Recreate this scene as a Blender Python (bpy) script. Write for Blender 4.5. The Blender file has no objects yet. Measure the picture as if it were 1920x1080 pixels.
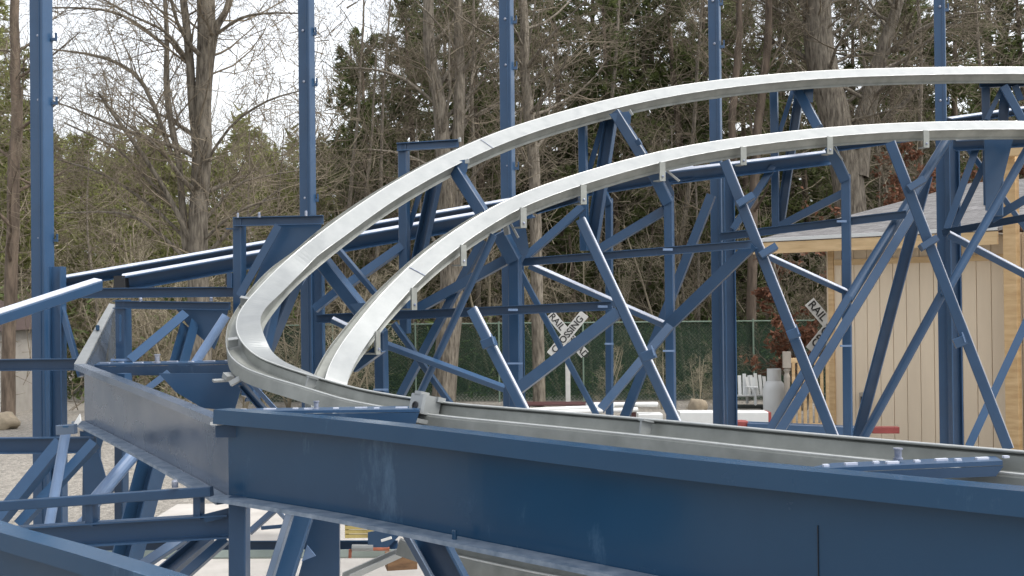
import bpy, math, random
from mathutils import Vector, Matrix, noise
R = math.radians
random.seed(7)
sc = bpy.context.scene
C = sc.collection
# ------------------------------------------------------------------ camera
F = 2200.0                      # focal length in pixels of the 1920 px wide photograph
EYE = Vector((0, 0, 2.4))
PITCH, ROLL = R(0.5), R(0.62)
cam_d = bpy.data.cameras.new("camera"); cam = bpy.data.objects.new("camera", cam_d); C.objects.link(cam)
cam_d.sensor_width = 36; cam_d.lens = 36 * F / 1920; cam_d.clip_end = 1000; cam_d.clip_start = 0.05
fwd = Vector((0, math.cos(PITCH), math.sin(PITCH)))
r0 = Vector((1, 0, 0)); u0 = r0.cross(fwd)
rt = r0 * math.cos(ROLL) - u0 * math.sin(ROLL); up = r0 * math.sin(ROLL) + u0 * math.cos(ROLL)
m = Matrix.Identity(4)
for i in range(3):
    m[i][0] = rt[i]; m[i][1] = up[i]; m[i][2] = -fwd[i]; m[i][3] = EYE[i]
cam.matrix_world = m
sc.camera = cam
# ------------------------------------------------------------------ sky, sun, exposure
SUN_EL, SUN_AZ = R(60), R(112)      # azimuth clockwise from +Y : behind and right of the camera
w = bpy.data.worlds.new("World"); sc.world = w; w.use_nodes = True
nt = w.node_tree; nt.nodes.clear()
sky = nt.nodes.new("ShaderNodeTexSky"); sky.sky_type = 'NISHITA'; sky.sun_disc = False
sky.sun_elevation = SUN_EL; sky.sun_rotation = SUN_AZ; sky.air_density = 1.0; sky.dust_density = 3.0
hs = nt.nodes.new("ShaderNodeHueSaturation"); hs.inputs['Saturation'].default_value = 0.22
hs.inputs['Value'].default_value = 1.85
tc = nt.nodes.new("ShaderNodeTexCoord"); nz = nt.nodes.new("ShaderNodeTexNoise"); nz.inputs['Scale'].default_value = 3.5; nz.inputs['Detail'].default_value = 6
mp = nt.nodes.new("ShaderNodeMapping"); mp.inputs['Scale'].default_value = (1, 1, 3)
cr = nt.nodes.new("ShaderNodeMapRange"); cr.inputs[1].default_value = .35; cr.inputs[2].default_value = .7; cr.inputs[3].default_value = .85; cr.inputs[4].default_value = 1.15
mul = nt.nodes.new("ShaderNodeVectorMath"); mul.operation = 'SCALE'
bg = nt.nodes.new("ShaderNodeBackground"); bg.inputs[1].default_value = 0.15
out = nt.nodes.new("ShaderNodeOutputWorld")
L = nt.links.new
L(sky.outputs[0], hs.inputs['Color']); L(tc.outputs['Generated'], mp.inputs[0]); L(mp.outputs[0], nz.inputs[0]); L(nz.outputs[0], cr.inputs[0])
L(hs.outputs[0], mul.inputs[0]); L(cr.outputs[0], mul.inputs['Scale']); L(mul.outputs[0], bg.inputs[0]); L(bg.outputs[0], out.inputs[0])
sd = bpy.data.lights.new("sun", 'SUN'); sd.energy = 1.7; sd.angle = R(14); sd.color = (1, .95, .88)
so = bpy.data.objects.new("sun", sd); C.objects.link(so)
sdir = Vector((math.sin(SUN_AZ) * math.cos(SUN_EL), math.cos(SUN_AZ) * math.cos(SUN_EL), math.sin(SUN_EL)))
so.rotation_euler = sdir.to_track_quat('Z', 'Y').to_euler()
sc.view_settings.view_transform = 'Standard'; sc.view_settings.look = 'None'
sc.view_settings.exposure = 0.35; sc.view_settings.gamma = 1

# ------------------------------------------------------------------ helpers
def P(px, py, d):
    return EYE + d * (fwd + (px - 960) / F * rt + (540 - py) / F * up)
def G(px, d, z=0.0):
    """point on the ground seen in column px at distance d"""
    v = P(px, 600, d); return Vector((v.x, v.y, z))

class MB:
    def __init__(s): s.v = []; s.f = []
    def add(s, vs, fs):
        n = len(s.v); s.v += [tuple(x) for x in vs]; s.f += [tuple(i + n for i in f) for f in fs]; return s
    def prism(s, prof, p, q, n, cap=True):
        t = (q - p).normalized(); n = (n - t * n.dot(t)).normalized(); b = t.cross(n)
        k = len(prof)
        vs = [p + b * a + n * c for a, c in prof] + [q + b * a + n * c for a, c in prof]
        fs = [(i, (i + 1) % k, k + (i + 1) % k, k + i) for i in range(k)]
        if cap: fs += [tuple(range(k - 1, -1, -1)), tuple(range(k, 2 * k))]
        return s.add(vs, fs)
    def box(s, c, sx, sy, sz, ax=None, ch=0.0):
        c = Vector(c); x, y, z = ax or (Vector((1, 0, 0)), Vector((0, 1, 0)), Vector((0, 0, 1)))
        prof = boxp(sx, sy, ch or min(sx, sy) * .03)
        k = len(prof); vs = []
        for zz in (-sz / 2, sz / 2):
            for a, b in prof: vs.append(c + x * a + y * b + z * zz)
        fs = [(i, (i + 1) % k, k + (i + 1) % k, k + i) for i in range(k)] + [tuple(range(k - 1, -1, -1)), tuple(range(k, 2 * k))]
        return s.add(vs, fs)
    def tube(s, pts, rad, k=8, cap=True):
        n = len(pts); vs = []; ref = Vector((0.31, 0.87, 0.22))
        for i, p in enumerate(pts):
            t = (pts[min(i + 1, n - 1)] - pts[max(i - 1, 0)])
            t = t.normalized() if t.length > 1e-9 else Vector((0, 0, 1))
            x = t.cross(ref)
            if x.length < .05: x = t.cross(Vector((1, 0, 0)))
            x.normalize(); y = t.cross(x)
            r = rad[i] if isinstance(rad, (list, tuple)) else rad
            for j in range(k):
                a = 2 * math.pi * j / k; vs.append(p + x * (r * math.cos(a)) + y * (r * math.sin(a)))
        fs = []
        for i in range(n - 1):
            for j in range(k):
                fs.append((i * k + j, i * k + (j + 1) % k, (i + 1) * k + (j + 1) % k, (i + 1) * k + j))
        if cap: fs += [tuple(range(k - 1, -1, -1)), tuple(range((n - 1) * k, n * k))]
        return s.add(vs, fs)
    def poly(s, pts, n, th):
        """flat plate with thickness th along n"""
        k = len(pts); n = n.normalized()
        vs = [p + n * th / 2 for p in pts] + [p - n * th / 2 for p in pts]
        fs = [tuple(range(k)), tuple(range(2 * k - 1, k - 1, -1))] + [(i, k + i, k + (i + 1) % k, (i + 1) % k) for i in range(k)]
        return s.add(vs, fs)
    def lathe(s, base, prof, k=14, axis=Vector((0, 0, 1))):
        x = axis.orthogonal().normalized(); y = axis.cross(x); vs = []
        for r, z in prof:
            for j in range(k):
                a = 2 * math.pi * j / k; vs.append(base + axis * z + x * (r * math.cos(a)) + y * (r * math.sin(a)))
        n = len(prof); fs = []
        for i in range(n - 1):
            for j in range(k): fs.append((i * k + j, i * k + (j + 1) % k, (i + 1) * k + (j + 1) % k, (i + 1) * k + j))
        fs += [tuple(range(k - 1, -1, -1)), tuple(range((n - 1) * k, n * k))]
        return s.add(vs, fs)

def boxp(w, h, ch):
    a, b = w / 2, h / 2
    return [(-a + ch, -b), (a - ch, -b), (a, -b + ch), (a, b - ch), (a - ch, b), (-a + ch, b), (-a, b - ch), (-a, -b + ch)]
def chanp(w, h, t):      # channel, web at the back, flanges towards the viewer (+n)
    a = w / 2; return [(-a, -h / 2), (a, -h / 2), (a, h / 2), (a - t, h / 2), (a - t, -h / 2 + t), (-a + t, -h / 2 + t), (-a + t, h / 2), (-a, h / 2)]
def anglep(w, h, t):
    a = w / 2; return [(-a, h / 2), (-a, h / 2 - t), (a - t, h / 2 - t), (a - t, -h / 2), (a, -h / 2), (a, h / 2)]
def hp(w, h, t):         # H section, flanges to the sides
    a, b = w / 2, h / 2
    return [(-a, -b), (-a + t, -b), (-a + t, -t / 2), (a - t, -t / 2), (a - t, -b), (a, -b), (a, b), (a - t, b), (a - t, t / 2), (-a + t, t / 2), (-a + t, b), (-a, b)]
def thick(line, t):
    """open 2D polyline -> closed outline of thickness t"""
    n = len(line); L_, R_ = [], []
    for i, (x, y) in enumerate(line):
        def nrm(i, j):
            dx, dy = line[j][0] - line[i][0], line[j][1] - line[i][1]; l = math.hypot(dx, dy); return -dy / l, dx / l
        ns = []
        if i > 0: ns.append(nrm(i - 1, i))
        if i < n - 1: ns.append(nrm(i, i + 1))
        nx, ny = sum(a for a, b in ns) / len(ns), sum(b for a, b in ns) / len(ns)
        l2 = nx * nx + ny * ny; nx, ny = nx / l2, ny / l2
        L_.append((x + nx * t / 2, y + ny * t / 2)); R_.append((x - nx * t / 2, y - ny * t / 2))
    return L_ + R_[::-1]

def link(o, parent=None):
    C.objects.link(o)
    if parent is not None: o.parent = parent
    return o
def root_loc(o):
    while o.parent is not None: o = o.parent
    return o.location
def obj(name, mb, mat, parent=None, smooth=False):
    if parent is not None: off = Vector(root_loc(parent))
    else:
        xs = [v[0] for v in mb.v]; ys = [v[1] for v in mb.v]; zs = [v[2] for v in mb.v]
        off = Vector(((min(xs) + max(xs)) / 2, (min(ys) + max(ys)) / 2, min(zs)))
    me = bpy.data.meshes.new(name)
    me.from_pydata([(v[0] - off.x, v[1] - off.y, v[2] - off.z) for v in mb.v], [], mb.f)
    me.materials.append(mat)
    if smooth: me.polygons.foreach_set('use_smooth', [True] * len(me.polygons))
    me.update()
    o = bpy.data.objects.new(name, me)
    if parent is None: o.location = off
    return link(o, parent)
def tag(o, label=None, cat=None, group=None, kind=None):
    if label: o["label"] = label
    if cat: o["category"] = cat
    if group: o["group"] = group
    if kind: o["kind"] = kind
    return o
def thing(name, label, cat, loc, group=None):
    o = bpy.data.objects.new(name, None); o.empty_display_size = .1; C.objects.link(o); o.location = loc
    return tag(o, label, cat, group, 'thing')

# ------------------------------------------------------------------ materials
def mat(name, col, rough=.6, metal=0., var=.12, scale=3., bump=0., bscale=30., col2=None, coat=0., spec=.5, objrand=0., stretch=(1, 1, 1), detail=5):
    m = bpy.data.materials.new(name); m.use_nodes = True; n = m.node_tree; b = n.nodes['Principled BSDF']
    t = n.nodes.new('ShaderNodeTexCoord'); mpn = n.nodes.new('ShaderNodeMapping'); mpn.inputs['Scale'].default_value = stretch
    z = n.nodes.new('ShaderNodeTexNoise'); z.inputs['Scale'].default_value = scale; z.inputs['Detail'].default_value = detail; z.inputs['Roughness'].default_value = .6
    r = n.nodes.new('ShaderNodeValToRGB'); e = r.color_ramp.elements; e[0].position = .3; e[1].position = .7
    c1 = [c * (1 - var) for c in col]; c2 = list(col2) if col2 else [min(1, c * (1 + var)) for c in col]
    e[0].color = (*c1, 1); e[1].color = (*c2, 1)
    l = n.links.new
    l(t.outputs['Object'], mpn.inputs[0]); l(mpn.outputs[0], z.inputs['Vector']); l(z.outputs[0], r.inputs[0])
    last = r.outputs[0]
    if objrand:
        oi = n.nodes.new('ShaderNodeObjectInfo'); mr = n.nodes.new('ShaderNodeMapRange'); mr.inputs[3].default_value = 1 - objrand; mr.inputs[4].default_value = 1 + objrand
        hv = n.nodes.new('ShaderNodeHueSaturation'); l(oi.outputs['Random'], mr.inputs[0]); l(mr.outputs[0], hv.inputs['Value']); l(last, hv.inputs['Color']); last = hv.outputs[0]
    l(last, b.inputs['Base Color'])
    b.inputs['Roughness'].default_value = rough; b.inputs['Metallic'].default_value = metal
    b.inputs['Specular IOR Level'].default_value = spec; b.inputs['Coat Weight'].default_value = coat; b.inputs['Coat Roughness'].default_value = .2
    if bump:
        z2 = n.nodes.new('ShaderNodeTexNoise'); z2.inputs['Scale'].default_value = bscale; z2.inputs['Detail'].default_value = 4
        bp = n.nodes.new('ShaderNodeBump'); bp.inputs['Strength'].default_value = bump; bp.inputs['Distance'].default_value = .02
        l(mpn.outputs[0], z2.inputs['Vector']); l(z2.outputs[0], bp.inputs['Height']); l(bp.outputs[0], b.inputs['Normal'])
    return m
def rough_var(m, lo, hi, scale=6.):
    n = m.node_tree; b = n.nodes['Principled BSDF']; z = n.nodes.new('ShaderNodeTexNoise'); z.inputs['Scale'].default_value = scale; z.inputs['Detail'].default_value = 6
    t = n.nodes.new('ShaderNodeTexCoord'); mr = n.nodes.new('ShaderNodeMapRange'); mr.inputs[1].default_value = .3; mr.inputs[2].default_value = .7; mr.inputs[3].default_value = lo; mr.inputs[4].default_value = hi
    n.links.new(t.outputs['Object'], z.inputs['Vector']); n.links.new(z.outputs[0], mr.inputs[0]); n.links.new(mr.outputs[0], b.inputs['Roughness'])
def scuffs(m, col, lo=.63, hi=.72, scale=5., amt=.6):
    """pale scratches and drips with their own shape over the paint"""
    n = m.node_tree; b = n.nodes['Principled BSDF']; src = b.inputs['Base Color'].links[0].from_socket
    t = n.nodes.new('ShaderNodeTexCoord'); mpn = n.nodes.new('ShaderNodeMapping'); mpn.inputs['Scale'].default_value = (1, 1, .35)
    z = n.nodes.new('ShaderNodeTexNoise'); z.inputs['Scale'].default_value = scale; z.inputs['Detail'].default_value = 9; z.inputs['Roughness'].default_value = .75
    mr = n.nodes.new('ShaderNodeMapRange'); mr.inputs[1].default_value = lo; mr.inputs[2].default_value = hi; mr.inputs[4].default_value = amt
    mx = n.nodes.new('ShaderNodeMix'); mx.data_type = 'RGBA'; mx.inputs[7].default_value = (*col, 1); l = n.links.new
    l(t.outputs['Object'], mpn.inputs[0]); l(mpn.outputs[0], z.inputs['Vector']); l(z.outputs[0], mr.inputs[0]); l(mr.outputs[0], mx.inputs[0]); l(src, mx.inputs[6]); l(mx.outputs[2], b.inputs['Base Color'])

M_BLUE = mat('blue_paint', (.019, .055, .118), .36, var=.12, scale=2.5, bump=.05, bscale=14, spec=.4, coat=.2, objrand=.16); rough_var(M_BLUE, .28, .5); scuffs(M_BLUE, (.2, .27, .38), .66, .78, 4, .35)
M_GIRD = mat('blue_girder_paint', (.016, .056, .116), .3, var=.1, scale=1.2, bump=.02, bscale=3, spec=.4); rough_var(M_GIRD, .14, .30, 2); scuffs(M_GIRD, (.11, .20, .31), .60, .74, 4.5, .45)
M_FLANGE_GLARE = mat('blue_flange_glare', (.10, .155, .23), .5, var=.2, scale=14, col2=(.24, .29, .36))  # paler blue: glare on the girders' lower flanges put into the colour
M_GREY_SHEEN = mat('grey_steel_and_sheen', (.07, .12, .195), .25, metal=.6, var=.05, scale=1.1, bump=.02, bscale=20, col2=(.22, .26, .33), detail=2, stretch=(.7, .7, 2)); rough_var(M_GREY_SHEEN, .16, .34, 3)  # grey blotches put reflections of bright ground on blue paint into the colour
M_LBLUE = mat('pale_blue_paint', (.13, .2, .33), .32, var=.2, scale=3); 
M_GALV = mat('galvanised_steel', (.27, .285, .285), .45, metal=.45, var=.04, scale=9, bump=.02, bscale=60, col2=(.305, .318, .318), detail=8); rough_var(M_GALV, .40, .6, 12)
M_GALVD = mat('darker_galvanised_steel', (.20, .21, .195), .5, metal=.3, var=.1, scale=7, bump=.03, bscale=50, col2=(.27, .28, .26), detail=8)  # darker than the running plate; for rail web channels and hangers
M_EDGE = mat('edge_glint_steel', (.55, .56, .54), .3, metal=.5, var=.1, scale=20)  # bright tone that paints the reflections along the rail edges
M_GLARE_BEAD = mat('glare_strip_and_bead', (.42, .46, .56), .4, var=.12, scale=8, col2=(.56, .59, .66)); rough_var(M_GALV, .34, .55, 12)  # pale tone for painted glare strips on the steel, and for weld beads
scuffs(M_GALV, (.22, .2, .17), .66, .8, 7, .5)
M_BLACK = mat('black_rubber', (.012, .013, .015), .6)
M_BOLT = mat('worn_bolt', (.09, .12, .2), .35, metal=.5, col2=(.4, .42, .48), scale=30)
M_WOOD = mat('pine_lumber', (.52, .33, .15), .65, var=.18, scale=2.5, stretch=(1, 1, 6), bump=.1, col2=(.62, .44, .24))
M_WOODH = mat('pine_board', (.56, .38, .19), .65, var=.16, scale=3, stretch=(.6, .6, 6), bump=.1, col2=(.66, .48, .27))
M_WHITE = mat('white_paint', (.60, .61, .60), .5, var=.05)
M_GREYWOOD = mat('weathered_wood', (.30, .27, .23), .8, var=.25, scale=8, stretch=(1, 1, .3), bump=.3)
M_RED = mat('red_paint', (.25, .045, .04), .6, var=.2)
M_RUST = mat('rusty_pipe', (.28, .09, .05), .7, var=.3, scale=20)
M_CONC = mat('concrete', (.40, .375, .34), .85, var=.12, scale=1.6, bump=.15, bscale=60, col2=(.50, .475, .44), detail=9)
M_SIGN = mat('dull_white_sign', (.5, .5, .48), .6, var=.12, scale=6)
M_BROWN = mat('brown_block', (.16, .09, .045), .8, var=.35, scale=12, stretch=(1, 1, 3))
M_YEL = mat('straw_pallet', (.38, .30, .11), .8, var=.3, scale=9)
M_STONE = mat('field_stone', (.30, .25, .18), .9, var=.3, scale=4, bump=.6, bscale=8)
M_DARKRAIL = mat('dark_red_bench', (.06, .018, .018), .5)
M_DARKSHELF = mat('dark_shelf', (.03, .035, .03), .9)  # dark tone of the bench shelf under the white chairs

def m_gravel():
    m = mat('gravel', (.28, .255, .22), .9, var=.35, scale=60, col2=(.44, .41, .36), detail=3)
    n = m.node_tree; b = n.nodes['Principled BSDF']; l = n.links.new; src = b.inputs['Base Color'].links[0].from_socket
    t = n.nodes.new('ShaderNodeTexCoord')
    v = n.nodes.new('ShaderNodeTexVoronoi'); v.inputs['Scale'].default_value = 16; l(t.outputs['Object'], v.inputs[0])
    bp = n.nodes.new('ShaderNodeBump'); bp.inputs['Strength'].default_value = .9; bp.inputs['Distance'].default_value = .04; bp.invert = True
    l(v.outputs['Distance'], bp.inputs['Height']); l(bp.outputs[0], b.inputs['Normal'])
    hv = n.nodes.new('ShaderNodeMix'); hv.data_type = 'RGBA'; hv.blend_type = 'MULTIPLY'; hv.inputs[0].default_value = .45; bw = n.nodes.new('ShaderNodeRGBToBW'); l(v.outputs['Color'], bw.inputs[0])
    l(src, hv.inputs[6]); l(bw.outputs[0], hv.inputs[7])
    # leaf litter where the woods begin
    z = n.nodes.new('ShaderNodeTexNoise'); z.inputs['Scale'].default_value = .35; l(t.outputs['Object'], z.inputs['Vector'])
    sx = n.nodes.new('ShaderNodeSeparateXYZ'); l(t.outputs['Object'], sx.inputs[0])
    ad = n.nodes.new('ShaderNodeMath'); ad.operation = 'MULTIPLY_ADD'; ad.inputs[1].default_value = 6; l(z.outputs[0], ad.inputs[0]); l(sx.outputs[1], ad.inputs[2])
    mr = n.nodes.new('ShaderNodeMapRange'); mr.inputs[1].default_value = 24; mr.inputs[2].default_value = 29; l(ad.outputs[0], mr.inputs[0])
    z3 = n.nodes.new('ShaderNodeTexNoise'); z3.inputs['Scale'].default_value = 7; z3.inputs['Detail'].default_value = 8; l(t.outputs['Object'], z3.inputs['Vector'])
    r3 = n.nodes.new('ShaderNodeValToRGB'); r3.color_ramp.elements[0].position = .35; r3.color_ramp.elements[1].position = .65
    r3.color_ramp.elements[0].color = (.05, .04, .02, 1); r3.color_ramp.elements[1].color = (.2, .14, .08, 1); l(z3.outputs[0], r3.inputs[0])
    mx = n.nodes.new('ShaderNodeMix'); mx.data_type = 'RGBA'; l(mr.outputs[0], mx.inputs[0]); l(hv.outputs[2], mx.inputs[6]); l(r3.outputs[0], mx.inputs[7]); l(mx.outputs[2], b.inputs['Base Color'])
    return m
M_GRAVEL = m_gravel()

def m_shingle():
    m = mat('asphalt_shingles', (.13, .13, .13), .9, var=.3, scale=5, stretch=(1, 3.5, 1), col2=(.27, .26, .26), bump=.3)
    n = m.node_tree; b = n.nodes['Principled BSDF']; l = n.links.new; src = b.inputs['Base Color'].links[0].from_socket
    t = n.nodes.new('ShaderNodeTexCoord'); br = n.nodes.new('ShaderNodeTexBrick'); br.inputs['Scale'].default_value = 1
    br.inputs['Brick Width'].default_value = .3; br.inputs['Row Height'].default_value = .14; br.inputs['Mortar Size'].default_value = .006
    br.inputs[1].default_value = (1, 1, 1, 1); br.inputs[2].default_value = (.62, .62, .62, 1); br.inputs[3].default_value = (.2, .2, .2, 1)
    l(t.outputs['UV'], br.inputs[0])
    mx = n.nodes.new('ShaderNodeMix'); mx.data_type = 'RGBA'; mx.blend_type = 'MULTIPLY'; mx.inputs[0].default_value = .9
    l(src, mx.inputs[6]); l(br.outputs[0], mx.inputs[7]); l(mx.outputs[2], b.inputs['Base Color']); return m
M_SHINGLE = m_shingle()
M_SIDE = mat('beige_siding', (.66, .55, .41), .8, var=.08, scale=2, stretch=(1, 1, .15), bump=.06, bscale=60)
M_BARK = mat('grey_bark', (.10, .08, .06), .95, var=.55, scale=22, stretch=(1, 1, .18), bump=1.0, bscale=30, col2=(.25, .22, .175), objrand=.12)
M_BARKD = mat('brown_bark', (.075, .056, .042), .95, var=.4, scale=9, stretch=(1, 1, .2), bump=.9, bscale=16, col2=(.19, .145, .108), objrand=.15)
M_TWIG = mat('twigs', (.095, .075, .053), .9, var=.3, scale=1.5, objrand=.25, col2=(.21, .175, .125))
M_TWIGP = mat('pale_twigs', (.22, .19, .13), .9, var=.3, scale=1.5, objrand=.2, col2=(.33, .285, .205))
def leafmat(name, c, c2, objrand=.2, trans=.25):
    m = mat(name, c, .75, var=.0, scale=1.2, col2=c2, objrand=objrand, spec=.25, detail=6)
    n = m.node_tree; b = n.nodes['Principled BSDF']; o = n.nodes['Material Output']; l = n.links.new
    tr = n.nodes.new('ShaderNodeBsdfTranslucent'); mx = n.nodes.new('ShaderNodeMixShader'); mx.inputs[0].default_value = trans
    l(b.inputs['Base Color'].links[0].from_socket, tr.inputs[0]); l(b.outputs[0], mx.inputs[1]); l(tr.outputs[0], mx.inputs[2]); l(mx.outputs[0], o.inputs[0]); return m
M_PINE = leafmat('olive_needles', (.17, .185, .06), (.34, .35, .14), .25, .4)
M_EVER = leafmat('dark_needles', (.055, .074, .024), (.15, .175, .065), .16, .4)
M_FAR = leafmat('far_olive_brown', (.05, .07, .025), (.125, .15, .06), .1, .4)
M_DRY = leafmat('dry_oak_leaves', (.14, .06, .035), (.27, .13, .08), .1)
M_GREENM = leafmat('green_needles', (.055, .085, .025), (.13, .17, .055))

# ------------------------------------------------------------------ setting
g = MB(); g.add([(-220, -60, 0), (220, -60, 0), (220, 400, 0), (-220, 400, 0)], [(0, 1, 2, 3)])
tag(obj('ground', g, M_GRAVEL), None, None, None, 'structure')
g = MB(); g.box((2.2, 8.4, .03), 12.2, 10.4, .06, ch=.01)
tag(obj('concrete_pad', g, M_CONC), None, None, None, 'structure')

# ------------------------------------------------------------------ steel members
VREF = Vector((-.38, -.925, 0))
def member(mb, x1, y1, x2, y2, wpx, d1, d2=None, sec='box', ref=None, dep=None):
    d2 = d1 if d2 is None else d2
    p, q = P(x1, y1, d1), P(x2, y2, d2); wd = wpx * (d1 + d2) / 2 / F; n = ref or VREF
    if sec == 'pipe': return mb.tube([p, q], wd / 2, 14)
    h = dep or wd * .8
    prof = {'box': lambda: boxp(wd * .82, h, wd * .06), 'flat': lambda: boxp(wd, h, .002), 'chan': lambda: chanp(wd, h, max(.006, wd * .07)),
            'ang': lambda: anglep(wd * .95, h, max(.006, wd * .1)), 'H': lambda: hp(wd * .9, h, wd * .1)}[sec]()
    return mb.prism(prof, p, q, n)
def plate(mb, pts, d, th=.012, n=None):
    ps = [P(x, y, dd if dd else d) for x, y, dd in [(a if len(a) == 3 else (*a, None)) for a in pts]]
    nn = n or (ps[1] - ps[0]).cross(ps[2] - ps[0]).normalized()
    return mb.poly(ps, nn, th)
BM = {'s': M_GREY_SHEEN, 'b': M_BLUE, 'g': M_GIRD, 'z': M_GALV, 'l': M_LBLUE, 'w': M_WHITE}
def cap(t, x1, y1, x2, y2, wpx, d1, d2, ref, dep, off=.5, mt=None):  # adds a pale strip that paints glare along a member's upper side
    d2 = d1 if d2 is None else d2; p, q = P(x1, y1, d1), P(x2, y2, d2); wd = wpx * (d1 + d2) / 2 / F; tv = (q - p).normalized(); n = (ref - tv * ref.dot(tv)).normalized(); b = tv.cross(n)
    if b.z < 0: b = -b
    mb = MB(); o_ = b * (wd * off + .004); mb.prism(boxp(.006, dep * .96, .001) if True else 0, p + o_, q + o_, n); return obj('glare_strip', mb, mt or M_GLARE_BEAD, t)
def steel(name, label, cat, parts, group=None, base=None):
    """parts: (part_name, kind, args, [material key], [children])"""
    a = parts[0][2]
    if base is None:
        v = P(a[2], a[3], a[6] if len(a) > 6 and a[6] else a[5]) if parts[0][1] == 'm' else P(a[0][0][0], a[0][0][1], a[1])
        base = (v.x, v.y, 0 if v.z < 3 else 0)
    t = thing(name, label, cat, base, group)
    build_parts(t, parts); return t
def build_parts(t, parts):
    for pt in parts:
        mb = MB(); nm, kind, a = pt[0], pt[1], pt[2]
        mk = BM[pt[3]] if len(pt) > 3 and pt[3] else M_BLUE
        if kind == 'm': member(mb, *a)
        elif kind == 'p': plate(mb, *a)
        elif kind == 'bolt':
            x, y, d, rpx, hpx = a; b = P(x, y, d); r = rpx * d / F; h = hpx * d / F
            mb.lathe(b, [(r, 0), (r, h * .8), (r * .75, h)], 10); mk = BM[pt[3]] if len(pt) > 3 and pt[3] else M_BOLT
        elif kind == 'mb': a(mb)
        o = obj(nm, mb, mk, t)
        if len(pt) > 4: build_parts(o, pt[4])

GC = 'tall blue columns rising above the track'
cols = [
 (76, -90, 79, 0, 41, 8.6, 'thick blue steel column at the far left, nearest and widest of the tall columns', [(101, 70), (102, 190), (103, 447)], (104, 500, 24, 8.3)),
 (573, -90, 577, 0, 31, 11.6, 'tall blue steel column behind the left shoulder of the curved rail', [(588, 60), (590, 155), (592, 372)], (592, 430, 22, 11.3)),
 (948, -90, 956, 0, 29, 12.2, 'tall blue steel column at the middle, crossed high up by the outer rail', [(964, 38), (965, 124), (968, 312)], (968, 405, 20, 11.9)),
 (1338, -90, 1347, 0, 26, 12.8, 'fourth tall blue column from the left, between the two A shaped frames', [(1350, 4), (1353, 84)], (1362, 312, 20, 12.5)),
 (1760, -90, 1770, 0, 25, 13.4, 'rightmost tall blue steel column, standing in front of the shed roof', [(1773, 15), (1774, 190)], (1782, 262, 20, 13.1))]
for (xt, yt, xb, _, wp, d, lab, hooks, low) in cols:
    top = P(xt, yt, d); t = thing('steel_column', lab, 'column', (top.x, top.y, 0), GC)
    foot = Vector((top.x, top.y, 0)); wd = wp * d / F * .8
    obj('shaft', MB().prism(boxp(wd, wd * .82, wd * .05), foot, top, VREF), M_BLUE, t)
    seam = MB(); seam.prism(boxp(.012, .006, .001), foot + Vector((0, 0, .02)) + VREF.normalized() * (wd * .41 + .002) + Vector((.93, -.38, 0)) * wd * .22,
        top + VREF.normalized() * (wd * .41 + .002) + Vector((.93, -.38, 0)) * wd * .22, VREF); obj('seam_strip', seam, M_BLUE, t)
    obj('base_plate', MB().box(foot + Vector((0, 0, .072)), .34, .34, .02), M_BLUE, t)
    for (hx, hy) in hooks:
        s = d / F; c = P(hx, hy, d) ; k = MB()
        k.box(c + Vector((0, 0, -4 * s)), 9 * s, 7 * s, 5 * s); k.box(c + Vector((4 * s, 0, 1 * s)), 2.5 * s, 6 * s, 15 * s); obj('hook', k, M_BLUE, t)
        b = MB(); cc = P(hx - wp * .42, hy, d) + VREF.normalized() * (wd * .5)
        b.lathe(cc, [(2.4 * s, 0), (2.4 * s, 2 * s), (1.2 * s, 3 * s)], 8, VREF.normalized()); obj('bolt', b, M_BOLT, t)
    lx, ly, lw, ld = low; lt = P(lx + 3, ly, ld)
    w2 = lw * ld / F
    obj('doubler_post', MB().prism(hp(w2, w2 * 1.1, w2 * .1), Vector((lt.x, lt.y, 0)), lt, Vector((0, -1, 0))), M_BLUE, t)

# ---- support bents
GB = 'blue support frames carrying the curved rails'
steel('support_frame', 'squared blue frame with gusset just behind the left bend of the outer rail', 'support frame', [
 ('post', 'm', (449, 408, 450, 720, 23, 7.9, 7.9), 'b', [('clip', 'm', (424, 429, 440, 429, 3, 7.85), 'b'), ('bolt', 'bolt', (446, 408, 7.8, 2, 9)), ]),
 ('top_beam', 'm', (438, 416, 606, 412, 17, 7.85, 7.85, 'chan'), 'b', [('bolt', 'bolt', (486, 408, 7.8, 2.5, 10)), ('bolt', 'bolt', (574, 405, 7.8, 2.5, 10))]),
 ('gusset', 'p', ([(524, 416), (606, 412), (600, 432), (562, 470), (528, 500), (500, 540), (470, 545)], 7.95), 'b'),
 ('brace', 'm', (525, 424, 452, 556, 17, 7.8, 7.8, 'ang'), 'b'),
 ('leg', 'm', (520, 520, 470, 745, 34, 7.7, 7.5), 'b'),
 ('foot_box', 'm', (433, 512, 433, 540, 14, 7.9, 7.9), 'b'),
], GB)
steel('support_frame', 'blue frame with a flat top arm reaching under the outer rail left of the middle', 'support frame', [
 ('post', 'm', (757, 272, 760, 625, 21, 9.2, 9.2), 'b'),
 ('top_beam', 'm', (744, 276, 860, 269, 15, 9.15, 9.15, 'chan'), 'b', [('bolt', 'bolt', (862, 266, 9.1, 3, 8), 'z')]),
 ('leg', 'm', (822, 310, 782, 500, 22, 9.2, 9.2, 'chan'), 'b'),
 ('brace', 'm', (802, 320, 768, 430, 11, 9.25, 9.25, 'ang'), 'b'),
 ('gusset', 'p', ([(836, 306), (878, 298), (876, 320), (868, 338), (850, 330)], 8.9), 'b', [('clamp', 'm', (872, 303, 880, 303, 9, 8.8), 'z')]),
 ('arm', 'm', (848, 310, 915, 415, 27, 8.95, 8.75), 'b')], GB)
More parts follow.
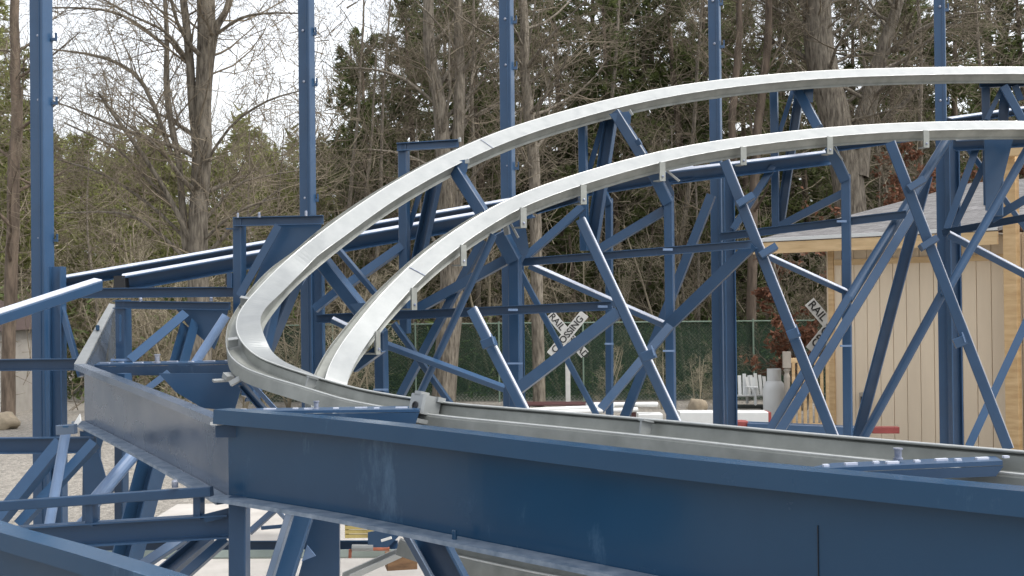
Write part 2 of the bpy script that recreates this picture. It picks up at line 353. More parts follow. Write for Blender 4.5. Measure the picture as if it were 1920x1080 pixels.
steel('support_frame', 'blue A shaped frame under the outer rail at the middle, post with two braces', 'support frame', [
 ('post', 'm', (1092, 200, 1096, 470, 18, 10.2, 10.2), 'b'),
 ('leg', 'm', (1146, 220, 1108, 470, 22, 10.25, 10.25, 'chan'), 'b'),
 ('brace', 'm', (1136, 216, 1100, 340, 11, 10.3, 10.3, 'ang'), 'b'),
 ('arm', 'm', (1154, 212, 1206, 295, 24, 10.05, 9.9), 'b', [('clip', 'm', (1194, 262, 1200, 272, 12, 9.8), 'b')]),
 ('gusset', 'p', ([(1142, 214), (1184, 208), (1182, 232), (1160, 238)], 10.0), 'b', [('clamp', 'm', (1180, 206, 1186, 216, 5, 9.9), 'z')])], GB)
steel('support_frame', 'blue A shaped frame beneath the outer rail in front of the thick forked tree', 'support frame', [
 ('post', 'm', (1451, 170, 1455, 425, 17, 11.4, 11.4), 'b'),
 ('leg', 'm', (1500, 168, 1462, 425, 16, 11.4, 11.4, 'chan'), 'b'),
 ('brace', 'm', (1488, 168, 1462, 250, 9, 11.45, 11.45, 'ang'), 'b'),
 ('arm', 'm', (1494, 166, 1534, 240, 22, 11.3, 11.1), 'b'),
 ('gusset', 'p', ([(1486, 166), (1525, 164), (1524, 192), (1506, 190)], 11.25), 'b')], GB)
steel('support_frame', 'blue A shaped frame at the far right beneath the outer rail', 'support frame', [
 ('post', 'm', (1848, 156, 1852, 385, 18, 11.8, 11.8), 'b'),
 ('top_beam', 'm', (1838, 160, 1960, 156, 9, 11.75, 11.75, 'chan'), 'b'),
 ('leg', 'm', (1886, 162, 1868, 375, 18, 11.8, 11.8, 'chan'), 'b'),
 ('brace', 'm', (1878, 168, 1850, 225, 9, 11.7, 11.7, 'ang'), 'b'),
 ('arm', 'm', (1882, 162, 1925, 240, 18, 11.6, 11.5), 'b'),
 ('brace', 'm', (1903, 160, 1914, 188, 12, 11.7, 11.7, 'ang'), 'b')], GB)
# posts with a bent head that hold the inner rail
GP = 'blue posts with cranked heads under the inner rail'
def cranked(lab, hx, hy, kx, ky, bx, by, wp, d, extra=()):
    parts = [('post', 'm', (kx, ky - 3, bx, by, wp, d), 'b'), ('head', 'm', (hx, hy, kx - 1, ky + 8, wp * 1.25, d - .05, d - .02), 'b'),
             ('weld_plate', 'm', (kx - wp * .55, (ky * .35 + by * .65), kx + wp * .55, (ky * .35 + by * .65), 4, d - .1), 'l')] + list(extra)
    return steel('cranked_post', lab, 'post', parts, GP)
cranked('cranked blue post left of the inner rail, behind the lower bend of the track', 592, 474, 714, 620, 717, 790, 25, 8.35,
        [('gusset', 'p', ([(655, 570), (692, 567), (706, 585), (690, 610)], 8.2), 'b')])
cranked('cranked blue post at the middle, its head clamped under the inner rail', 937, 436, 966, 480, 968, 790, 26, 9.2,
        [('gusset', 'p', ([(925, 438), (985, 420), (992, 470), (975, 500), (950, 490)], 9.2), 'b'), ('clamp', 'm', (946, 415, 952, 440, 12, 9.0), 'z'), ('clamp', 'm', (958, 420, 972, 446, 5, 8.95), 'z')])
cranked('cranked blue post right of the middle, head leaning to an inner rail clamp', 1222, 318, 1254, 372, 1259, 812, 20, 9.7,
        [('gusset', 'p', ([(1218, 325), (1245, 322), (1264, 360), (1262, 400), (1246, 400)], 9.75), 'b'), ('clamp', 'm', (1248, 318, 1274, 340, 5, 9.55), 'z')])
cranked('cranked blue post in front of the left corner of the beige shed', 1556, 275, 1586, 330, 1590, 820, 20, 10.4,
        [('clamp', 'm', (1560, 272, 1580, 300, 4, 10.3), 'z')])
cranked('cranked blue post in the shade of the middle track, between two leaning braces', 1130, 360, 1142, 375, 1143, 790, 15, 10.6)
steel('cranked_post', 'short blue post standing beneath the inner rail at the far right', 'post', [
 ('post', 'm', (1868, 250, 1866, 405, 34, 11.0), 'b'), ('gusset', 'p', ([(1845, 258), (1900, 258), (1882, 330), (1860, 395), (1848, 395)], 10.9), 'b')], GP)

# ---- ledger beams that follow the slope of the track
GL = 'sloping blue channel beams behind the posts'
def ledger(lab, x1, y1, x2, y2, wp, d1, d2, sec='chan'):
    rf = Vector((0, -.93, -.36)); t = steel('ledger_beam', lab, 'beam', [('channel', 'm', (x1, y1 + wp / 2, x2, y2 + wp / 2, wp, d1, d2, sec, rf, .09), 'b')], GL)
    cap(t, x1, y1 + wp / 2, x2, y2 + wp / 2, wp, d1, d2, rf, .07, .5); return t  # pale strip that paints glare along the upper side
ledger('upper of two long sloping blue channels left of the rail bend', 112, 521, 1000, 366, 18, 10.2, 11.0)
ledger('lower of two long sloping blue channels, starting on a black pad at the left', 232, 517, 1000, 380, 27, 9.6, 10.4)
ledger('sloping blue channel between the outer and inner rail joints at the middle', 1050, 352, 1300, 312, 22, 10.6, 11.0)
ledger('sloping blue channel under the inner rail from the middle post to the forked tree', 1240, 322, 1560, 283, 24, 10.9, 11.3)
ledger('thin sloping blue channel under the inner rail left of the rightmost column', 1560, 270, 1780, 240, 13, 11.5, 12.0)
ledger('dark sloping blue beam visible between both rails at the right', 1780, 222, 1960, 196, 11, 12.2, 12.6)
ledger('blue channel below the inner rail right of the rightmost column', 1790, 262, 1990, 250, 20, 11.6, 11.6)
ledger('blue channel seen above the middle post just under the inner rail', 1000, 378, 1090, 352, 22, 8.9, 9.2)
k = MB(); k.box(P(228, 532, 9.6), .09, .12, .13); tag(obj('bearing_pad', k, M_BLACK), 'small black pad under the start of the lower sloping channel', 'pad', 'black bearing pads')
k = MB(); k.box(P(117, 531, 10.2), .035, .1, .06); tag(obj('bearing_pad', k, M_BLACK), 'small black pad at the left end of the upper sloping channel', 'pad', 'black bearing pads')
k = MB(); k.box(P(432, 524, 9.0), .05, .1, .09); tag(obj('bearing_pad', k, M_BLACK), 'small black pad left of the squared blue frame', 'pad', 'black bearing pads')

# ---- horizontal girts
GG = 'level blue tie beams between posts'
def girt(lab, x1, y1, x2, y2, wp, d1, d2=None, plates=()):
    parts = [('beam', 'm', (x1, y1, x2, y2, wp, d1, d2, 'chan', Vector((0, -1, 0)), .05), 'b')]
    for px, py, pd in plates: parts.append(('weld_plate', 'm', (px - 9, py, px + 9, py, 5, pd), 'l'))
    return steel('tie_beam', lab, 'beam', parts, GG)
girt('long level blue tie beam crossing the middle just above the fence', 592, 598, 1147, 573, 17, 9.1, 8.9, [(962, 581, 8.9), (1130, 575, 8.8)])
girt('level blue tie beam from the middle post to the second leaning brace', 972, 492, 1408, 458, 15, 9.5, 9.2, [(1252, 468, 9.2)])
girt('rising blue tie beam in front of the eave of the shed', 1350, 444, 1700, 402, 15, 10.8, 10.3, [(1578, 415, 10.3)])
girt('short rising blue tie beam near the right edge in front of the shed eave', 1766, 437, 1990, 396, 14, 11.6, 11.0)
girt('level blue tie beam left of the squared frame, with two small bolts', 128, 550, 442, 547, 19, 8.2, 8.0)
girt('level blue tie beam at the left edge at mid height, crossing the nearest column', -60, 685, 146, 683, 22, 7.9, 7.6)
girt('level blue tie beam at the left edge low down, crossing the nearest column', -60, 836, 178, 834, 30, 7.0, 7.0)

# ---- leaning braces
GD = 'blue leaning braces that lean down to the right'
def splice(x, y, d, s=1.0):
    return [('splice_plate', 'm', (x - 12 * s, y + 6 * s, x + 14 * s, y - 4 * s, 26 * s, d, d - .02, 'box', None, .09), 'b', [('cleat', 'm', (x + 6 * s, y - 20 * s, x + 13 * s, y + 2 * s, 3 * s, d - .08), 'l')])]
def clip(x, y, d): return [('clip', 'm', (x - 10, y + 10, x + 20, y - 8, 16, d, d, 'box', None, .09), 'b')]
def lean(lab, x1, y1, x2, y2, wp, d1, d2, extra=()):
    t = steel('leaning_brace', lab, 'brace', [('strut', 'm', (x1, y1, x2, y2, wp, d1, d2, 'box', Vector((-.33, -.94, .05)), wp * .5 * d1 / F), 'b')] + list(extra), GD)
    cap(t, x1, y1, x2, y2, wp, d1, d2, Vector((-.33, -.94, .05)), wp * .47 * d1 / F, .41, M_GLARE_BEAD); return t  # pale strip that paints glare along the brace
lean('short leaning blue brace with a cleat left of the middle post', 884, 580, 1000, 806, 22, 7.9, 7.6, splice(916, 642, 7.7, .8))
lean('leaning blue brace right of the middle with a cleat near its foot', 1088, 412, 1268, 796, 21, 8.8, 8.3, splice(1216, 665, 8.3, .85))
lean('leaning blue brace left of the shed, with a clip and a cleat', 1358, 303, 1562, 820, 22, 9.6, 9.2, splice(1487, 625, 9.2, .85) + clip(1435, 470, 9.4) + clip(1392, 375, 9.5))
lean('leaning blue brace crossing the shed wall, with a clip and a cleat', 1668, 267, 1890, 842, 22, 9.8, 9.6, splice(1799, 640, 9.6, .85) + clip(1736, 455, 9.7) + clip(1712, 345, 9.7))
GE = 'blue braces that rise to the right'
def rise(lab, x1, y1, x2, y2, wp, d1, d2=None, sec='box', mk='b', extra=()):
    return steel('rising_brace', lab, 'brace', [('strut', 'm', (x1, y1, x2, y2, wp, d1, d2, sec), mk)] + list(extra), GE)
rise('round blue brace rising from near the middle rail joint up to the inner rail', 786, 742, 926, 440, 14, 8.7, 8.6, 'pipe')
rise('blue brace rising behind the round brace left of the middle', 748, 748, 905, 450, 15, 9.4, 9.4, 'ang')
rise('round pale blue brace just right of the outer rail bend', 502, 614, 586, 494, 15, 8.3, 8.3, 'pipe', 'l')
rise('pale round blue brace behind the left nose of the outer rail', 350, 705, 424, 592, 17, 7.2, 7.3, 'pipe', 'l')
rise('long blue brace rising from behind the leaning brace up to the inner rail at right', 1590, 562, 1777, 260, 18, 10.1, 10.75, 'pipe')
rise('lower blue brace rising to the shed corner post, left of a parallel one', 1440, 812, 1592, 556, 18, 9.9, 10.1, 'box')
rise('lower blue brace rising to the shed corner post, right of a parallel one', 1460, 812, 1712, 400, 17, 9.8, 10.3, 'ang')
rise('long round blue brace rising across the shed wall to the right edge', 1480 + 290, 555, 1940, 256, 16, 10.4, 10.6, 'pipe')
rise('round blue brace crossing the lower shed wall up to the rightmost column', 1617, 825, 1766, 552, 17, 10.6, 10.5, 'pipe')
rise('steep blue brace crossing the shed wall left of the rightmost column', 1608, 820, 1738, 330, 20, 10.8, 10.9, 'chan')
rise('blue brace at the right edge low on the shed wall', 1816, 838, 1950, 548, 15, 10.4, 10.6, 'ang')
rise('thin blue brace rising from the column foot behind the inner rail at the far right', 1775, 430, 1838, 258, 13, 11.6, 11.7, 'ang')
rise('blue brace rising between the middle post and the frame above it', 982, 486, 1092, 388, 15, 9.9, 9.9, 'ang')
rise('blue brace rising right of the leaning brace to the cranked post', 1120, 470, 1250, 392, 17, 9.9, 9.8, 'ang')
rise('blue brace rising to the cranked post above the shed roof corner', 1462, 424, 1582, 362, 15, 10.8, 10.6, 'ang')
rise('blue brace rising to the right edge in front of the shed roof', 1858, 412, 1960, 352, 16, 11.2, 11.0, 'ang')
rise('blue brace rising across the tree trunks left of the middle post', 778, 582, 955, 484, 19, 9.4, 9.3, 'ang')
rise('blue brace rising behind the outer and inner rails to the second frame', 632, 548, 760, 458, 17, 9.1, 9.2, 'ang')
rise('wide blue brace rising in front of the first crossing sign', 958, 740, 1160, 585, 22, 8.7, 8.6, 'ang')
rise('blue brace rising from behind the rail to the cranked post right of the middle', 1126, 768, 1256, 612, 16, 9.2, 9.5, 'ang')
rise('wide blue brace rising across the fourth tall column', 1250, 614, 1412, 458, 22, 9.7, 9.4, 'ang')
rise('long steep blue brace seen left of the fourth tall column', 1170, 785, 1334, 366, 17, 11.0, 11.0, 'ang')
rise('short blue brace meeting the tie beam behind the lower inner rail', 664, 690, 716, 652, 18, 7.7, 7.6, 'ang')
rise('short blue brace left of the cranked head near the outer rail', 590, 580, 630, 548, 15, 8.6, 8.6, 'ang')
rise('wide blue brace behind the nose of the outer rail', 455, 745, 555, 505, 34, 8.0, 7.9, 'chan')
rise('short blue brace rising behind the fourth column below its doubler post', 1375, 430, 1450, 312, 13, 11.2, 11.2, 'ang')
rise('tiny blue brace between the far right post and the rightmost column', 1790, 425, 1850, 300, 12, 12, 12, 'ang')
GF = 'thin braces that drop to the right'
def drop(lab, x1, y1, x2, y2, wp, d1, d2=None, sec='ang', mk='b'):
    cp = 'bright' in lab or sec == 'box'
    rf = Vector((.1, -.86, -.5)); d2 = d2 or d1; t = steel('dropping_brace', lab, 'brace', [('strut', 'm', (x1, y1, x2, y2, wp * .9, d1, d2, 'box', rf, wp * .9 * d1 / F), mk)], GF)
    if cp: cap(t, x1, y1, x2, y2, wp * .9, d1, d2, rf, wp * .9 * d1 / F, .41)  # pale strip that paints glare along the member
    return t
drop('thin bright topped brace right of the middle post above the fence', 992, 498, 1256, 614, 13, 9.8, 9.8)
drop('thin bright topped brace from the clip down to the shed corner post', 1432, 478, 1586, 548, 12, 10.0, 10.2, 'box')
drop('bright topped brace dropping to the right edge across the shed eave', 1778, 440, 1950, 530, 15, 10.9, 10.8, 'box')
drop('long thin blue brace dropping to the foot of the first tall middle column', 722, 646, 945, 728, 15, 8.6, 8.6)
drop('thin brace crossing the thin rising brace below the first joint', 632, 465, 716, 565, 13, 8.9, 8.8)
drop('thin blue brace dropping in front of the brown tree trunk', 738, 606, 845, 758, 14, 8.8, 8.8)
drop('steep thin blue brace passing in front of the first crossing sign post', 968, 496, 1125, 790, 14, 10.0, 10.0)
drop('short bright brace behind the column left of the inner rail', 622, 600, 680, 628, 12, 8.8, 8.8)
drop('thin bright brace above the rightmost tie beam', 1795, 252, 1930, 440, 11, 12.2, 12.2)
drop('steep thin blue brace beside the nearest column', 112, 566, 152, 706, 13, 8.3, 8.2)

# ------------------------------------------------------------------ curved rails
def catmull(pts, n=10):
    o = []
    for i in range(len(pts) - 1):
        p0 = pts[max(i - 1, 0)]; p1 = pts[i]; p2 = pts[i + 1]; p3 = pts[min(i + 2, len(pts) - 1)]
        for k in range(n):
            t = k / n
            o.append(tuple(.5 * ((2 * b) + (c - a) * t + (2 * a - 5 * b + 4 * c - d) * t * t + (3 * b - a - 3 * c + d) * t ** 3) for a, b, c, d in zip(p0, p1, p2, p3)))
    o.append(pts[-1]); return o
RPLATE = [(-.134, -.001), (-.132, -.009), (-.001, -.009), (.001, -.006), (.001, -.002), (-.002, 0), (-.131, 0)]
RPROF = thick([(-.132, -.106), (-.110, -.099), (-.108, -.018), (-.102, -.0125), (-.020, -.0125), (-.014, -.018), (-.014, -.062), (.006, -.070), (.056, -.078), (.064, -.068), (.068, -.080), (.066, -.142)], .006)
def frames(keys, n=10, smooth=6):
    kk = catmull(keys, n); pts = [P(a[0], a[1], a[2]) for a in kk]; bank = [R(a[3]) for a in kk]
    for _ in range(smooth):
        pts = [pts[0]] + [pts[i] * .5 + (pts[i - 1] + pts[i + 1]) * .25 for i in range(1, len(pts) - 1)] + [pts[-1]]
    fr = []
    for i, p in enumerate(pts):
        t = (pts[min(i + 1, len(pts) - 1)] - pts[max(i - 1, 0)]).normalized()
        inw = Vector((-t.y, t.x, 0)).normalized() * INW      # horizontal, to the inside of the loop
        nup = t.cross(inw) * 1.0
        if nup.z < 0: nup = -nup
        N = nup * math.cos(bank[i]) + inw * math.sin(bank[i]); O = -inw * math.cos(bank[i]) + nup * math.sin(bank[i])
        fr.append((p, t, N, O))
    return fr
def sweep(fr, prof, sc_=1.0):
    mb = MB(); k = len(prof); vs = []; fs = []
    for p, t, N, O in fr: vs += [p + O * (a * sc_) + N * (b * sc_) for a, b in prof]
    for i in range(len(fr) - 1):
        for j in range(k): fs.append((i * k + j, i * k + (j + 1) % k, (i + 1) * k + (j + 1) % k, (i + 1) * k + j))
    fs += [tuple(range(k - 1, -1, -1)), tuple(range((len(fr) - 1) * k, len(fr) * k))]
    return mb.add(vs, fs)
INW = 1
outer_keys = [(2150, 130, 11.7, 41.4), (1920, 125, 11.6, 41.4), (1700, 127, 11.4, 41.4), (1500, 135, 11.1, 41.4), (1300, 156, 10.7, 41.4), (1150, 184, 10.2, 40.6), (1000, 225, 9.65, 39.1),
  (900, 261, 9.2, 37.5), (800, 308, 8.75, 35.9), (700, 366, 8.3, 33.6), (600, 437, 7.8, 31.3), (535, 490, 7.55, 28.9), (485, 540, 7.15, 18), (452, 580, 6.85, 2), (443, 612, 6.6, -8),
  (455, 642, 6.42, -4), (485, 668, 6.3, 6), (530, 686, 6.15, 12), (580, 702, 5.95, 17), (640, 719, 5.75, 16), (700, 733, 5.55, 15), (830, 753, 5.2, 14), (1000, 767, 4.78, 13), (1280, 790, 4.18, 12),
  (1480, 808, 3.84, 11), (1700, 827, 3.55, 11), (1920, 845, 3.3, 10), (2200, 868, 3.05, 10)]
inner_keys = [(2150, 232, 10.6, 39.8), (1920, 227, 10.5, 39.8), (1700, 230, 10.3, 39.8), (1500, 244, 10.0, 39.8), (1300, 271, 9.65, 39.8), (1150, 306, 9.3, 39.1), (1000, 354, 8.9, 37.5), (900, 402, 8.6, 35.9),
  (800, 471, 8.2, 33.6), (720, 546, 7.85, 31.3), (660, 618, 7.5, 28.9), (630, 662, 7.25, 25.8), (613, 700, 7.05, 22.7), (610, 740, 6.9, 19.6), (640, 790, 6.6, 18), (760, 850, 6.2, 15), (1000, 905, 5.6, 14), (1400, 960, 5.0, 12), (2000, 1010, 4.3, 12)]
def rail(keys, name, label, grp, hangers, seams, brackets=()):
    fr = frames(keys); i0 = len(fr) // 2
    t = thing(name, label, 'coaster rail', (fr[i0][0].x, fr[i0][0].y, 0), grp)
    obj('running_plate', sweep(fr, RPLATE), M_GALV, t); obj('web_channel', sweep(fr, RPROF), M_GALVD, t)
    for (a, b) in ((0, -.003), (.0655, -.069)):
        obj('edge_glint', MB().tube([p + O * a + N * b for p, T, N, O in fr], .0045, 6), M_EDGE, t, True)
    def near(px, lo=0):
        best = None
        for f in fr[:]:
            v = f[0] - EYE; d = v.dot(fwd); x = 960 + F * v.dot(rt) / d; y = 540 - F * v.dot(up) / d
            if (lo and y > 745 and x > 600) or (not lo and y < 700):
                if best is None or abs(x - px) < best[0]: best = (abs(x - px), f)
        return best[1]
    for px in hangers:
        p, T, N, O = near(px); k = MB(); Zv = Vector((0, 0, 1)); Th = Vector((T.x, T.y, 0)).normalized(); Ov = Th.cross(Zv); Ov = Ov if Ov.dot(O) > 0 else -Ov
        c = p - O * .136 - Zv * .085 - Ov * .008
        k.box(c + Zv * .01, .055, .012, .15, (Th, Ov, Zv)); k.box(c - Zv * .06 + Ov * .045, .055, .09, .01, (Th, Ov, Zv)); o = obj('hanger', k, M_GALVD, t)
        b = MB(); b.lathe(c - Ov * .006 - Zv * .03, [(.010, 0), (.010, .006), (.005, .01)], 8, -Ov); obj('bolt', b, M_BOLT, o)
    for px in seams:
        p, T, N, O = near(px); k = MB(); k.box(p - O * .072 + N * .0045, .006, .134, .002, (T, O, N)); obj('joint_seam', k, M_BOLT, t)
    return t, fr
GR = 'galvanised curved coaster rails'
tr_o, fr_o = rail(outer_keys, 'curved_rail', 'outer galvanised rail, the higher sweep that bends round the left and returns in front', GR, [], [898])
tr_i, fr_i = rail(inner_keys, 'curved_rail', 'inner galvanised rail, lower and inside the outer one, with small hanger plates', GR, [668, 742, 837, 953, 1078, 1218, 1370, 1535, 1713, 1910], [765])
# triangular stiffener ribs in the trough of the outer rail
def at_idx(fr, px, py):
    best = None
    for f in fr:
        v = f[0] - EYE; d = v.dot(fwd); x = 960 + F * v.dot(rt) / d; y = 540 - F * v.dot(up) / d; e = math.hypot(x - px, y - py)
        if best is None or e < best[0]: best = (e, f)
    return best[1]
for (px, py) in ((447, 632), (600, 708), (1220, 785), (470, 560)):
    p, T, N, O = at_idx(fr_o, px, py); k = MB()
    k.poly([p - N * .01 + O * .006, p - N * .012 + O * .06, p - N * .066 + O * .06, p - N * .056 + O * .006], T, .008); k.box(p - N * .012 + O * .034, .03, .056, .006, (T, O, N))
    obj('stiffener_rib', k, M_GALV, tr_o)
# clamp block joining the rail to the second cross bracket
def clampblock(px, py, label, full=True):
    p, T, N, O = at_idx(fr_o, px, py)
    t = thing('rail_clamp', label, 'clamp', (p.x, p.y, 0), 'galvanised rail clamps')
    if not full:
        k = MB(); k.box(p + O * .09 - N * .16, .05, .05, .03, (T, O, N)); k.box(p + O * .13 - N * .18, .02, .10, .012, (T, O, N)); obj('saddle_plate', k, M_GALV, t); return t
    k = MB(); k.box(p + O * .05 - N * .03, .10, .11, .085, (T, O, N), .01); k.box(p + O * .012 + N * .004, .13, .045, .022, (T, O, N), .004); k.box(p + O * .08 + N * .015, .05, .05, .02, (T, O, N), .004); o = obj('block', k, M_GALV, t)
    h = MB(); h.lathe(p + O * .106 - N * .04 + T * .0, [(.018, 0), (.018, .004), (.012, .005), (.012, .001)], 14, O); obj('bolt_hole', h, M_BLACK, o)
    k = MB(); k.box(p + O * .10 - N * .105, .13, .09, .018, (T, O, N)); k.box(p + O * .09 - N * .135 + T * .02, .02, .1, .05, (T, O, N)); k.box(p + O * .13 - N * .12 - T * .03, .03, .06, .03, (T, O, N)); obj('saddle_plate', k, M_GALV, t)
    return t
clampblock(822, 752, 'galvanised clamp block with a bolt hole at the end of the long cross bracket')
clampblock(470, 655, 'galvanised clamp under the left nose of the rail at the shorter bracket', False)

# ------------------------------------------------------------------ fascia girder in the foreground
def girder(t, pts, hts, matl, name, fb=.022, lip=.055, flange=.075, th=.01, lipdown=True, out_sign=1):
    """pts: world points along the top edge; channel open towards the viewer; hts web height"""
    mb = MB(); n = len(pts); rows = []
    for i, p in enumerate(pts):
        tv = (pts[min(i + 1, n - 1)] - pts[max(i - 1, 0)]); tv.z = 0; tv.normalize()
        o = Vector((tv.y, -tv.x, 0)) * out_sign; h = hts[i]
        line = [(flange + .004, -lip), (flange, 0), (0, 0), (0, -h), (flange + fb, -h - .004)]
        rows.append([p + o * (a - flange) + Vector((0, 0, b)) for a, b in thick(line, th)])
    k = len(rows[0]); vs = [v for r in rows for v in r]; fs = []
    for i in range(n - 1):
        for j in range(k): fs.append((i * k + j, i * k + (j + 1) % k, (i + 1) * k + (j + 1) % k, (i + 1) * k + j))
    fs += [tuple(range(k - 1, -1, -1)), tuple(range((n - 1) * k, n * k))]
    mb.add(vs, fs); return obj(name, mb, matl, t)
def topline(keys, n=8, sm=2):
    kk = catmull(keys, n); return [P(*a[:3]) for a in kk]
f2k = [(402, 770, 4.95), (620, 788, 4.45), (850, 813, 3.98), (1060, 838, 3.66), (1280, 863, 3.36), (1510, 886, 3.1), (1920, 925, 2.72), (2250, 953, 2.48)]
base = P(402, 770, 4.95)
tg = thing('fascia_girder', 'large dark blue channel girder sweeping across the whole foreground', 'girder', (base.x, base.y, 0), 'deep channel girders along the track')
pl = topline(f2k); girder(tg, pl, [.37] * len(pl), M_GIRD, 'channel')
def flange_glare(t, pl, hts, fb=.022, flange=.075):  # pale sheet added over the lower flange to paint its glare
    a, b = [], []; n = len(pl)
    for i, p in enumerate(pl):
        tv = (pl[min(i + 1, n - 1)] - pl[max(i - 1, 0)]); tv.z = 0; tv.normalize(); o = Vector((tv.y, -tv.x, 0)); h = Vector((0, 0, -hts[i] + .007))
        a.append(p + h - o * (flange - .012)); b.append(p + h + o * (fb + .004))
    mb = MB(); vs = []
    for x, y in zip(a, b): vs += [x, y, y - Vector((0, 0, .0155)), x - Vector((0, 0, .002))]
    mb.add(vs, [(i * 4 + j, i * 4 + (j + 1) % 4, i * 4 + 4 + (j + 1) % 4, i * 4 + 4 + j) for i in range(n - 1) for j in range(4)] + [(3, 2, 1, 0), tuple(range(n * 4 - 4, n * 4))]); return obj('lower_flange_glare', mb, M_FLANGE_GLARE, t)
flange_glare(tg, pl, [.37] * len(pl))
def onweb(px, py, off=.008):
    """closest point on the girder web in pixel column px"""
    best = None
    for i in range(len(pl) - 1):
        for s in (0, .25, .5, .75):
            v = pl[i].lerp(pl[i + 1], s) - EYE; d = v.dot(fwd); x = 960 + F * v.dot(rt) / d
            if best is None or abs(x - px) < best[0]:
                tv = (pl[i + 1] - pl[i]); tv.z = 0; tv.normalize(); best = (abs(x - px), pl[i].lerp(pl[i + 1], s), tv)
    _, p, tv = best; o = Vector((tv.y, -tv.x, 0)); return p, tv, o
p, tv, o = onweb(1515, 900)
k = MB(); k.box(p - o * .068 + Vector((0, 0, -.25)), .0016, .004, .20, (tv, o, Vector((0, 0, 1)))); obj('weld_seam', k, M_BLACK, tg)
k = MB(); k.box(p - o * .02 + Vector((0, 0, -.352)), .05, .05, .012, (tv, o, Vector((0, 0, 1)))); obj('splice_tab', k, M_GREY_SHEEN, tg)
p, tv, o = onweb(842, 900)
k = MB(); k.lathe(p - o * .018 + Vector((0, 0, -.365)), [(.009, 0), (.009, .03), (.007, .034)], 10); obj('bolt', k, M_GIRD, tg)
k = MB(); p, tv, o = onweb(404, 790); k.box(p - o * .03 + Vector((0, 0, -.055)), .05, .07, .012, (tv, o, Vector((0, 0, 1)))); obj('end_tab', k, M_WHITE, tg)
# middle segment, its ground reflections put into the colour, and the left wing
f1k = [(141, 684, 7.35), (270, 734, 6.2), (415, 792, 5.02)]
b1 = P(141, 684, 7.35)
t1 = thing('fascia_girder', 'grey blue channel girder with painted sheen between the left corner and the big girder', 'girder', (b1.x, b1.y, 0), 'deep channel girders along the track')
pl1 = topline(f1k, 6); h1 = [.36 - .02 * i / len(pl1) for i in range(len(pl1))]; girder(t1, pl1, h1, M_GREY_SHEEN, 'channel', lip=.03, flange=.06); flange_glare(t1, pl1, h1, .022, .06)
f0k = [(212, 566, 9.0), (176, 628, 8.2), (143, 684, 7.4)]
pl0 = topline(f0k, 5); b0 = pl0[-1]
t0 = thing('fascia_girder', 'short pale girder wing rising away behind the left corner', 'girder', (b0.x, b0.y, 0), 'deep channel girders along the track')
mb = MB()
for i in range(len(pl0) - 1):
    a, b = pl0[i], pl0[i + 1]
mb.poly([P(205, 570, 9.0), P(216, 572, 9.0), P(160, 684, 7.4), P(139, 684, 7.4)], Vector((0, -.5, .8)), .012)
obj('top_flange', mb, M_GALV, t0); mb = MB(); mb.poly([P(216, 573, 9.0), P(218, 660, 9.0), P(190, 735, 7.5), P(160, 688, 7.42)], Vector((-1, -.2, 0)), .01); obj('web', mb, M_GREY_SHEEN, t0)
mb = MB(); mb.lathe(P(183, 619, 8.2), [(.014, 0), (.014, .03), (.008, .036)], 8); obj('bolt', mb, M_GIRD, t0)
# low girder entering at the lower left corner
f3k = [(-90, 968, 3.9), (0, 1000, 3.75), (140, 1040, 3.5), (300, 1090, 3.25), (420, 1130, 3.1)]
pl3 = topline(f3k, 5); b3 = pl3[0]
t3 = thing('fascia_girder', 'dark blue channel girder cutting the lower left corner of the view', 'girder', (b3.x, b3.y, 0), 'deep channel girders along the track')
girder(t3, pl3, [.36] * len(pl3), M_GIRD, 'channel', lip=.05)

# ---- cross brackets from girder to rail
def xbracket(lab, a, b, c, d_, hgt, bolts):
    """top outline a,b,c,d_ = (px,py,depth)"""
    A, B, Cc, D = [P(*q) for q in (a, b, c, d_)]
    t = thing('cross_bracket', lab, 'bracket', (A.x, A.y, 0), 'blue cross brackets between girder and rail')
    k = MB(); k.poly([A, B, Cc, D], Vector((0, 0, 1)), .012); o = obj('top_plate', k, M_BLUE, t)
    k = MB(); dz = Vector((0, 0, hgt)); k.poly([A + Vector((0, 0, -.008)), B + Vector((0, 0, -.008)), B - dz + (A - B) * .04, A - dz * .9], (B - A).cross(Vector((0, 0, 1))), .01); obj('front_plate', k, M_BLUE, t)
    k = MB(); nb = 9; ax = (B - A).normalized(); side = (D - A)
    for i in range(nb):
        k = MB(); q = A.lerp(B, (i + .6) / nb) + side * (.35 + .1 * ((i * 7) % 3)); k.box(q + Vector((0, 0, .009)), (B - A).length / nb * (.55 if i % 2 else .25), 0.014, .006, (ax, Vector((-ax.y, ax.x, 0)).normalized(), Vector((0, 0, 1)))); obj('weld_bead', k, M_GLARE_BEAD, t)
    for (x, y, dd, r, h) in bolts:
        k = MB(); q = P(x, y, dd); rr = r * dd / F; hh = h * dd / F; k.lathe(q, [(rr, 0), (rr, hh * .15), (rr * .75, hh * .2), (rr * .75, hh * .85), (rr, hh * .88), (rr, hh)], 14); obj('bolt', k, M_BOLT, t)
    return t
xbracket('long blue cross bracket with one bolt at the left end of the big girder', (404, 774, 4.97), (786, 770, 5.02), (790, 763, 5.4), (480, 768, 5.3), .115, [(593, 768, 5.1, 6, 16)])
xbracket('short blue cross bracket with one bolt on the right part of the big girder', (1502, 884, 3.14), (1880, 868, 3.2), (1866, 859, 3.35), (1560, 872, 3.3), .035, [(1684, 862, 3.25, 9, 22)])
xbracket('blue cross bracket reaching from the left corner to the rail nose', (150, 686, 7.75), (447, 681, 6.85), (443, 677, 7.0), (150, 681, 7.95), .07, [(295, 681, 6.9, 6, 17)])
